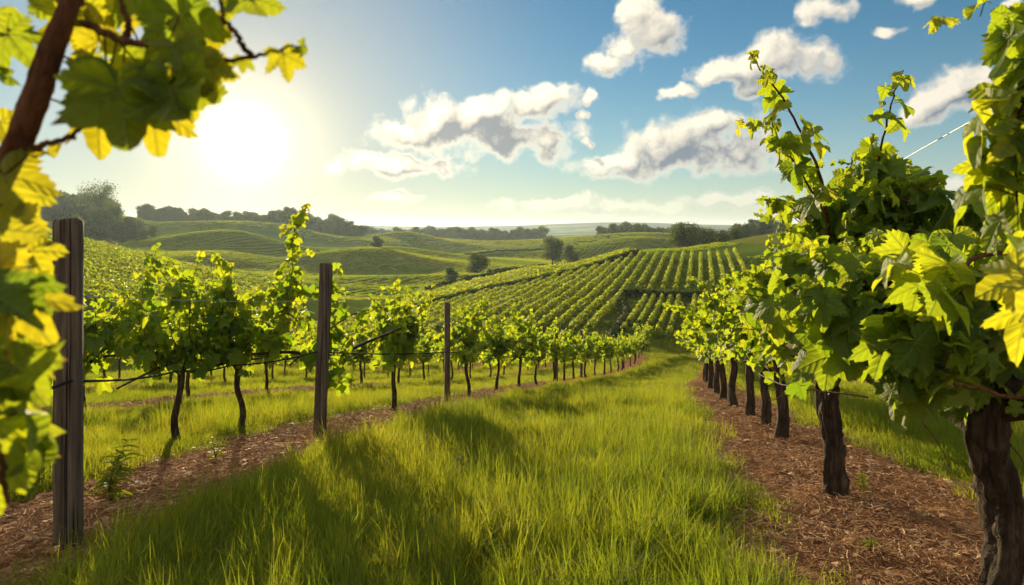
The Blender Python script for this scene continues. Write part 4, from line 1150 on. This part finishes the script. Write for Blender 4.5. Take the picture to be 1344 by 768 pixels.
def scatter(name, sources, pts, rotz, scl, idx, label, cat):
    """one object of points, each drawn as one of the source tufts"""
    coll = bpy.data.collections.new(name + '_kinds')
    for o in sources: coll.objects.link(o)
    n = len(pts)
    me = bpy.data.meshes.new(name); me.vertices.add(n); me.vertices.foreach_set('co', np.asarray(pts, np.float32).ravel())
    rot = np.zeros((n, 3), np.float32); rot[:, 2] = rotz
    a = me.attributes.new('rot', 'FLOAT_VECTOR', 'POINT'); a.data.foreach_set('vector', rot.ravel())
    a = me.attributes.new('scl', 'FLOAT_VECTOR', 'POINT'); a.data.foreach_set('vector', np.asarray(scl, np.float32).ravel())
    a = me.attributes.new('pick', 'INT', 'POINT'); a.data.foreach_set('value', np.asarray(idx, np.int32))
    o = link(name, me)
    g = bpy.data.node_groups.new(name, 'GeometryNodeTree')
    g.interface.new_socket('Geometry', in_out='INPUT', socket_type='NodeSocketGeometry')
    g.interface.new_socket('Geometry', in_out='OUTPUT', socket_type='NodeSocketGeometry')
    N, Lk = g.nodes, g.links
    gi, go = N.new('NodeGroupInput'), N.new('NodeGroupOutput')
    ci = N.new('GeometryNodeCollectionInfo'); ci.inputs['Collection'].default_value = coll
    ci.inputs['Separate Children'].default_value = True; ci.inputs['Reset Children'].default_value = True
    ip = N.new('GeometryNodeInstanceOnPoints'); ip.inputs['Pick Instance'].default_value = True
    def na(nm, typ):
        q = N.new('GeometryNodeInputNamedAttribute'); q.data_type = typ; q.inputs['Name'].default_value = nm
        return [s for s in q.outputs if s.name == 'Attribute' and s.enabled][0]
    Lk.new(gi.outputs[0], ip.inputs['Points']); Lk.new(ci.outputs[0], ip.inputs['Instance'])
    Lk.new(na('pick', 'INT'), ip.inputs['Instance Index']); Lk.new(na('rot', 'FLOAT_VECTOR'), ip.inputs['Rotation']); Lk.new(na('scl', 'FLOAT_VECTOR'), ip.inputs['Scale'])
    Lk.new(ip.outputs[0], go.inputs[0])
    md = o.modifiers.new('scatter', 'NODES'); md.node_group = g
    tag(o, label, cat, kind='stuff')
    return o
def ground_full(x, y):
    """height of the ground sheet with its small lumps"""
    r = np.hypot(x, y); mul = mulch_amount(x, y)
    return (gz(x, y) + (fbm(x * 3.1, y * 3.1, 4, 40) - 0.5) * 0.10 * (0.25 + mul) * (1 - sstep(r, 20, 40))
            + (fbm(x * 1.3, y * 1.3, 3, 44) - 0.5) * 0.10 * (1 - mul) * (1 - sstep(r, 20, 45)) + 0.05 * mul * (1 - sstep(r, 25, 45)))
def sample_area(rg, r0, r1, dens, a0=-47, a1=47):
    area = 0.5 * R(a1 - a0) * (r1 ** 2 - r0 ** 2); n = int(area * dens)
    r = np.sqrt(rg.uniform(r0 ** 2, r1 ** 2, n)); th = R(a0) + rg.random(n) * R(a1 - a0)
    return r * np.sin(th), r * np.cos(th)
def grass():
    rg = np.random.default_rng(5)
    src = [tuft_mesh(s, 34, 0.075, 0.20, 0.0042, M_GRASS, 'grass_tuft') for s in range(5)]
    src += [tuft_mesh(10 + s, 44, 0.10, 0.34, 0.0050, M_GRASS, 'grass_tuft', 0.75, 0.08) for s in range(4)]
    src += [tuft_mesh(20 + s, 30, 0.17, 0.20, 0.008, M_GRASS, 'grass_tuft', 0.5) for s in range(4)]
    X, Y, I, S = [], [], [], []
    for r0, r1, dens, lo, hi, sc in ((0.8, 4.0, 330, 0, 5, 1.0), (4.0, 8.5, 230, 0, 5, 1.05), (8.5, 16, 95, 0, 5, 1.25), (16, 30, 34, 9, 13, 1.15), (30, 64, 12, 9, 13, 1.7)):
        x, y = sample_area(rg, r0, r1, dens)
        keep = rg.random(len(x)) > mulch_amount(x, y) * 1.12
        off = x - lane(y)
        keep &= (off > -26) & (off < 20)
        x, y = x[keep], y[keep]
        hgt = 0.25 + 1.15 * fbm(x * 0.9, y * 0.9, 3, 12) * rg.uniform(0.75, 1.25, len(x))
        mw = mulch_amount(x, y)
        hgt *= (1 - 0.35 * mw)
        X.append(x); Y.append(y); I.append(rg.integers(lo, hi, len(x))); S.append(np.stack([np.full(len(x), sc) * rg.uniform(0.8, 1.2, len(x))] * 2 + [sc * hgt], 1))
    # taller tussocks near the camera
    x, y = sample_area(rg, 1.0, 13, 48)
    keep = (fbm(x * 0.7, y * 0.7, 3, 90) > 0.44) & (mulch_amount(x, y) < 0.3) & (np.abs(x - lane(y)) < 9)
    x, y = x[keep], y[keep]
    X.append(x); Y.append(y); I.append(rg.integers(5, 9, len(x))); S.append(np.stack([rg.uniform(0.7, 1.15, len(x))] * 2 + [rg.uniform(0.6, 1.35, len(x))], 1))
    x, y, I, S = np.concatenate(X), np.concatenate(Y), np.concatenate(I), np.concatenate(S)
    scatter('grass', src, np.stack([x, y, ground_full(x, y)], 1), rg.uniform(0, 6.28, len(x)), S, I, 'long lush green grass covering the lanes between the vine rows', 'grass')
    # straw and shredded bark lying on the strips under the vines
    src = [straw_mesh(s, 46, 0.16, 'straw_bits') for s in range(5)]
    x, y = sample_area(rg, 1.0, 22, 75)
    keep = rg.random(len(x)) < mulch_amount(x, y) * 1.1
    keep &= rg.random(len(x)) < 0.35 + 0.9 * sstep(fbm(x * 1.4, y * 1.4, 3, 57), 0.4, 0.6)
    keep &= rg.random(len(x)) < np.clip(12 / np.hypot(x, y), 0.25, 1)
    x, y = x[keep], y[keep]; s = rg.uniform(0.8, 1.4, len(x))
    scatter('straw', src, np.stack([x, y, ground_full(x, y) + 0.004], 1), rg.uniform(0, 6.28, len(x)), np.stack([s, s, s], 1), rg.integers(0, 5, len(x)), 'dry brown straw and shredded bark lying under the vine rows', 'straw')
grass()

# ------------------------------------------------------------------ rows of vines on the hillsides, hedges, crops
def clump_row(pts, h, w, dens, q, rg, base=0.15, top_bias=0.5):
    """a long leafy row along ground points: many small leaf-clump quads spread over its section"""
    P = np.asarray(pts, float); seg = np.linalg.norm(np.diff(P, axis=0), axis=1); cum = np.concatenate([[0], np.cumsum(seg)])
    n = int(cum[-1] * dens); s = rg.uniform(0, cum[-1], n)
    c = np.stack([np.interp(s, cum, P[:, k]) for k in range(3)], 1)
    i = np.clip(np.searchsorted(cum, s) - 1, 0, len(P) - 2); t = P[i + 1] - P[i]; t /= np.linalg.norm(t, axis=1)[:, None]
    side = np.stack([t[:, 1], -t[:, 0], 0 * s], 1)
    gap = (base < 0.05) | (vnoise(s * 0.35, 0 * s + P[0][0] * 3.3, 8) > 0.16)
    s, c, side = s[gap], c[gap], side[gap]; n = len(s)
    a = rg.uniform(-0.35, np.pi + 0.35, n); rr = np.sqrt(rg.uniform(0.25, 1, n))
    lum = 0.82 + 0.36 * vnoise(s * 0.55, 0 * s + h * 7, 3)
    hh = np.where(rg.random(n) < 0.06, 1.22, 1.0) * lum
    y = np.cos(a) * rr * w / 2; z = base * h + (0.5 + 0.5 * np.sin(a) * rr) * (1 - base) * h * hh
    c = c + side * y[:, None]; c[:, 2] += z
    nor = side * np.cos(a)[:, None] + np.array([0, 0, 1]) * np.sin(a)[:, None] + rand_unit(rg, n) * 0.7
    return quads(c, nor, q * rg.uniform(0.6, 1.3, n), rg)
def quads(c, nor, size, rg, rnd=None):
    n = len(c); nor = nor / (np.linalg.norm(nor, axis=1)[:, None] + 1e-9)
    u = np.cross(nor, rand_unit(rg, n)); u /= np.linalg.norm(u, axis=1)[:, None] + 1e-9; v = np.cross(nor, u)
    k = size[:, None] / 2
    V = np.stack([c - u * k, c + v * k * 0.8 + nor * k * 0.25, c + u * k, c - v * k * 0.8 + nor * k * 0.25], 1)
    lp = np.zeros((n, 4, 3)); lp[..., 2] = (rg.beta(2, 2, n) if rnd is None else rnd)[:, None]
    return V.reshape(-1, 3), np.arange(4 * n).reshape(-1, 4), {'lp': lp.reshape(-1, 3)}
def row_thing(name, pts, label, cat, group, h, w, dens, q, mat, seed, base=0.15):
    rg = np.random.default_rng(seed); P = np.asarray(pts, float); o0 = P[0].copy()
    V, F, A = clump_row(P - o0, h, w, dens, q, rg, base)
    o = link(name, mesh(name, V, F, mat, {'lp': ('FLOAT_VECTOR', A['lp'])}, smooth=False)); o.location = tuple(o0)
    return tag(o, label, cat, group)
def on_ground(xs, ys): return np.stack([xs, ys, gz(xs, ys)], 1)
def ridge_x(y): return -9.0 + (y - 88.0) * (32.0 / 43.0)
GH = 'vine rows on the hillside behind the lane'
PITCH = 1.62
offs = np.arange(-21, 6) * PITCH
left_n = 0
for k, o in enumerate(offs):
    if abs(o) < 1.0: segs = [(86.0, 131.0)]
    elif -7.0 < o < 7.5: segs = [(85.5, 131.0)]
    else: segs = [(55.0, 131.0)]
    for a, b in segs:
        yy = np.arange(a, b + 1, 1.5); xx = lane(yy) + o
        ok = (xx - ridge_x(yy)) > 1.0
        if ok.sum() < 6: continue
        yy, xx = yy[ok], xx[ok]
        cnt = k + 1
        which = 'above the cross hedge' if a > 84 else 'on the whole slope'
        row_thing('vine_row', on_ground(xx, yy), f'hillside vine row {which}, {ORD[cnt - 1]} from the left edge', 'vine row', GH, 1.15, 0.62, 44, 0.30, M_CROP, 900 + k)
for k, o in enumerate((-4.9, -3.9, -2.9, -1.9, -0.9, 1.0, 2.1, 3.2, 4.3, 5.4)):
    yy = np.arange(57.5, 82, 1.0)
    row_thing('vine_row', on_ground(lane(yy) + o, yy), f'short vine row below the cross hedge, {ORD[k]} right of the curving dark ditch strip', 'vine row', 'short vine rows below the cross hedge', 1.0, 0.5, 60, 0.26, M_CROP, 880 + k)
# the hedge across the slope, and the dark hedge that closes the field along its upper edge
yy = np.linspace(0, 1, 14)
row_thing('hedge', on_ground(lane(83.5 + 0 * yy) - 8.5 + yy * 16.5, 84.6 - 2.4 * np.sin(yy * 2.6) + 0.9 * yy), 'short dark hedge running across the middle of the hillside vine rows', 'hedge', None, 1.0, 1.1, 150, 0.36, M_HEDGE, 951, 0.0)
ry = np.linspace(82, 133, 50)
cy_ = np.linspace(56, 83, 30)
row_thing('hedge', on_ground(lane(cy_) - 5.6 - 2.2 * sstep(cy_, 66, 83), cy_), 'dark leafy strip standing in for the shadowed ditch curving down to the grass lane', 'hedge', None, 0.8, 1.0, 130, 0.32, M_HEDGE, 956, 0.0)  # leafy strip put in for the dark band of a shadowed ditch
# broad bright band of tall crop above the hillside rows
names = ['lowest', 'second', 'third', 'fourth', 'fifth', 'sixth', 'seventh', 'uppermost']
for k in range(8):
    yy = np.linspace(80 + k * 2.2, 134 + k * 4.5, 60); t = (yy - yy[0]) / (yy[-1] - yy[0])
    off = 1.0 + k * 2.4
    xx = ridge_x(yy) - off * 0.8 * (1 + 0.4 * t)
    row_thing('vine_row', on_ground(xx, yy + off * 0.6), f'bright tall crop row on the ridge above the hillside, {names[k]} of eight', 'vine row', 'bright crop rows along the ridge', 1.3 if k == 0 else 1.15, 1.9, 110, 0.42, M_CROP, 960 + k, 0.0)
row_thing('hedge', on_ground(ridge_x(ry) + 0.3, ry), 'long dark hedge under the bright crop at the top of the hillside rows', 'hedge', None, 1.2, 1.0, 110, 0.4, M_HEDGE, 952, 0.0)
def pix_line(ps, n=40):
    """ground line through (pixel column, distance) marks"""
    P = catmull([((px - 672) / FPX * d, d, 0) for px, d in ps], n)
    return on_ground(P[:, 0], P[:, 1])
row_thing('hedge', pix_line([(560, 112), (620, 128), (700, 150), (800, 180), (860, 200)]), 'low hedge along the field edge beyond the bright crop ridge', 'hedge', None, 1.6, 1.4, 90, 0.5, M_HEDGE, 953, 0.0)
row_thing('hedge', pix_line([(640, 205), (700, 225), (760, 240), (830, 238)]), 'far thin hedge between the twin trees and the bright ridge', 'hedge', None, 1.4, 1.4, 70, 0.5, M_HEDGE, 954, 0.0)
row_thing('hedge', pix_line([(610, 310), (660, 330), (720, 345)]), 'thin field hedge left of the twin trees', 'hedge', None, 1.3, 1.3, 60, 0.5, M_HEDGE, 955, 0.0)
# vine rows across the left slope
for k in range(16):
    d0 = 56 + k * 5.0
    row_thing('vine_row', pix_line([(-40, d0 + 14), (100, d0 + 6), (230, d0 - 1), (330, d0 - 8), (400, d0 - 16)], 50), f'vine row across the left slope, {ORD[k]} counted from the bottom', 'vine row', 'vine rows across the left slope', 1.3, 0.9, 34, 0.36, M_CROP, 1000 + k)

# low leafy crop covering the open fields
def crop_cover():
    rg = np.random.default_rng(15); src = []
    for s in range(4):
        n = 60; c = np.stack([rg.uniform(-0.8, 0.8, n), rg.uniform(-0.8, 0.8, n), rg.uniform(0.04, 0.30, n)], 1)
        nor = rand_unit(rg, n); nor[:, 2] *= 0.5
        V, F, A = quads(c, nor, rg.uniform(0.18, 0.42, n), rg)
        src.append(bpy.data.objects.new('crop_patch', mesh('crop_patch', V, F, M_MEADOW, {'lp': ('FLOAT_VECTOR', A['lp'])}, smooth=False)))
    X, Y, S = [], [], []
    for r0, r1, dens, sc in ((128, 340, 0.80, 1.0), (340, 760, 0.15, 2.2), (56, 128, 0.55, 1.0)):
        x, y = sample_area(rg, r0, r1, dens, -40, 40)
        hill = (x > ridge_x(y) - 24) & (y < 136 + 0.2 * np.maximum(x, 0))
        ph = np.sin(1.9 * x - 1.05 * y)
        st = (fbm(x * 0.012, y * 0.012, 2, 61) > 0.45) & (np.degrees(np.arctan2(x, y)) < 10) & (r1 < 400)
        if r0 < 100: hill = (x < ridge_x(y) + 1) | (y < 57) | (np.abs(x - lane(y)) < 0.7)
        k = ~hill & ~(st & (ph > 0.1)) & (fbm(x * 0.006 + 3, y * 0.009, 3, 71) > 0.30)
        x, y = x[k], y[k]
        X.append(x); Y.append(y); S.append(np.stack([sc * rg.uniform(0.8, 1.2, len(x))] * 2 + [0.6 * (1 + 0.25 * (sc - 1)) * rg.uniform(0.7, 1.3, len(x))], 1))
    x, y, S = np.concatenate(X), np.concatenate(Y), np.concatenate(S)
    scatter('low_crop', src, on_ground(x, y), rg.uniform(0, 6.28, len(x)), S, rg.integers(0, 4, len(x)), 'low green crop covering the rolling fields beyond the vineyard', 'crop')
crop_cover()

# ------------------------------------------------------------------ trees
def make_tree(name, seed, h, w, lobes, n, q, trunk_h=0.25, mat=None, low=0.12, airy=0.0):
    rg = np.random.default_rng(seed)
    root = empty(name)
    tr = h * 0.022
    parts = [tube(catmull([(0, 0, -0.3), (0, 0, 0.02 * h), (rg.uniform(-.02, .02) * h, 0, h * 0.35), (0, 0, h * 0.75)], 16), np.linspace(tr * 1.5, tr * 0.35, 16), 8)]
    cs = []
    for i in range(lobes):
        a = rg.uniform(0, 6.283); f = rg.random()
        z = h * (low + 0.10 + (0.76 - low) * (i + 0.5) / lobes); rad = w / 2 * (0.35 + 0.65 * math.sin(math.pi * min(1, max(0.08, (z / h - low) / (1 - low)))) ** 0.7)
        c = np.array([math.cos(a) * rad * rg.uniform(0.25, 0.72), math.sin(a) * rad * rg.uniform(0.25, 0.72), z])
        cs.append((c, rg.uniform(0.19, 0.31) * min(w, h)))
        parts.append(tube(catmull([(0, 0, max(h * 0.12, z * 0.55)), (c[0] * 0.5, c[1] * 0.5, z * 0.85), tuple(c)], 8), np.linspace(tr * 0.55, tr * 0.15, 8), 5))
    V, F, A = cat_meshes(parts); link('trunk', mesh('trunk', V, F, M_TRUNK), root)
    P, N, S = [], [], []
    for c, r in cs:
        m = int(n / lobes); u = rand_unit(rg, m); rr = rg.random(m) ** (0.33 if not airy else 0.6)
        p = c + u * (rr * r)[:, None] * np.array([1.15, 1.15, 0.85]) * (1 + 0.35 * (rg.random(m)[:, None] - 0.5))
        P.append(p); N.append(u + rand_unit(rg, m) * 0.6)
    P, N = np.concatenate(P), np.concatenate(N)
    V, F, A = quads(P, N, q * rg.uniform(0.6, 1.4, len(P)), rg)
    link('crown', mesh('crown', V, F, mat or M_TREE, {'lp': ('FLOAT_VECTOR', A['lp'])}, smooth=False), root)
    return root
def stand(root, p, label, group=None, sc=1.0, cat='tree', rz=0.0):
    root.location = tuple(p); root.scale = (sc, sc, sc); root.rotation_euler = (0, 0, rz)
    return tag(root, label, cat, group)
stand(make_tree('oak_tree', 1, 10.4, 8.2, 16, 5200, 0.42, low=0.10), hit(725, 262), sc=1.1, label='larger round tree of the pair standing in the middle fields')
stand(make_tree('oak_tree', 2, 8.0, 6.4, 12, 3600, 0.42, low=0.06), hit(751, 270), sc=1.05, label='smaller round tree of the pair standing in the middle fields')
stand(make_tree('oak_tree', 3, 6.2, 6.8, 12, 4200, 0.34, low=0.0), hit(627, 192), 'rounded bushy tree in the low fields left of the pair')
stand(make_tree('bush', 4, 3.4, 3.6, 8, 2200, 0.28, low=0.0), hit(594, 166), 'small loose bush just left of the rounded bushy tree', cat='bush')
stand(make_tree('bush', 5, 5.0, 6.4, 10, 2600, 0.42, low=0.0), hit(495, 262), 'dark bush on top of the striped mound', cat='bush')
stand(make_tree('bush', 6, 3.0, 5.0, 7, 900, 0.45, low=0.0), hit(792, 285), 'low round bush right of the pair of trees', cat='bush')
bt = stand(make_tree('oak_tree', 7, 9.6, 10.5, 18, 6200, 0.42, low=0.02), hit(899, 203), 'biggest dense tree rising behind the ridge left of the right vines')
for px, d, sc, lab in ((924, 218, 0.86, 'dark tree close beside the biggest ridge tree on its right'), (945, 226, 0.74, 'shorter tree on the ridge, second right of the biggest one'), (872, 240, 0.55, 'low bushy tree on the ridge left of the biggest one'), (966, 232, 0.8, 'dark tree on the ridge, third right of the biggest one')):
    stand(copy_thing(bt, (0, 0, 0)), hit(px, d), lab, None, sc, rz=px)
# hazy wood on the left ridge
ridge = [make_tree('ridge_tree', 20 + i, 11 + i, 9 + 1.5 * (i % 2), 17, 3400, 0.80, low=0.0) for i in range(4)]
airy = make_tree('bare_branched_tree', 31, 22, 18, 20, 3800, 0.55, low=0.32, airy=1)
stand(airy, hit(131, 345), 'tall airy spreading tree standing above the wood on the left ridge', None, 1.1)
rg_ = np.random.default_rng(9); firsts = set()
def mass(src, spots, label, group, cat='tree'):
    for px, d, sc in spots:
        s = src[int(rg_.integers(0, len(src)))]
        if s.name not in firsts: firsts.add(s.name); r = s
        else: r = copy_thing(s, (0, 0, 0))
        stand(r, hit(px, d), label, group, sc * rg_.uniform(0.85, 1.15), rz=rg_.uniform(0, 6.28), cat=cat)
mass(ridge, [(px, 285 + 10 * ((i * 7) % 3), s) for i, (px, s) in enumerate(((118, 0.85), (130, 1.0), (143, 1.05), (155, 0.9), (168, 0.95), (178, 0.7), (188, 0.45), (200, 0.4)))], 'dark rounded tree in the clump at the foot of the left ridge wood', 'trees in the clump below the left ridge')
mass(ridge, [(px, 400 + rg_.uniform(-25, 25), 1.0 + 0.25 * rg_.random()) for px in range(-30, 150, 11)], 'hazy dark tree in the wood at the far left ridge', 'trees of the far left wood')
mass(ridge, [(px, 478 + rg_.uniform(-14, 14), 0.75 + 0.3 * rg_.random()) for px in range(188, 480, 6)], 'hazy tree in the line of trees along the left skyline', 'trees along the left skyline')
mass(ridge, [(px, 470 + rg_.uniform(-30, 10), 0.5 + 0.25 * rg_.random()) for px in range(300, 470, 13)], 'hazy small tree on the dark slope under the left skyline', 'small trees under the left skyline')
mass(ridge, [(px, 660 + rg_.uniform(-25, 25), 1.05 + 0.3 * rg_.random()) for px in list(range(430, 640, 9)) + list(range(560, 720, 8))], 'small tree in the long tree line left of the pair of trees', 'trees of the long far tree line')
mass(ridge, [(px, 520 + rg_.uniform(-20, 20), 0.88 + 0.25 * rg_.random()) for px in range(790, 892, 7)], 'small tree in the tree line right of the pair of trees', 'trees of the tree line behind the middle fields')
mass(ridge, [(px, 400 + rg_.uniform(-40, 40), 0.8 + 0.25 * rg_.random()) for px in range(968, 1035, 7)], 'small tree in the tree line behind the right ridge', 'trees behind the right ridge')
mass(ridge, [(px, 560 + rg_.uniform(-30, 30), 0.95 + 0.3 * rg_.random()) for px in range(1150, 1350, 10)], 'small tree in the far tree line seen past the right vines', 'trees of the far right tree line')
rt = copy_thing(bt, (0, 0, 0)); stand(rt, hit(1259, 300), 'lone round tree on the skyline between the right vines', None, 0.95, rz=1.1)

# ------------------------------------------------------------------ the air
def haze():
    lo, hi, s = -62.0, 34.0, 4700.0
    V = [(x, y, z) for z in (lo, hi) for y in (-s, s) for x in (-s, s)]
    F = [(0, 2, 3, 1), (4, 5, 7, 6), (0, 1, 5, 4), (2, 6, 7, 3), (0, 4, 6, 2), (1, 3, 7, 5)]
    m, t = material('hazy_air')
    v = t.new('ShaderNodeVolumePrincipled')
    v.inputs['Color'].default_value = (0.66, 0.84, 1.0, 1); v.inputs['Density'].default_value = 0.00012
    v.inputs['Anisotropy'].default_value = 0.45
    t.l.new(v.outputs[0], t.out.inputs['Volume'])
    o = link('haze', mesh('haze', V, F, m, smooth=False))
    tag(o, 'thin pale summer haze lying over the whole valley', 'haze', kind='stuff')
haze()
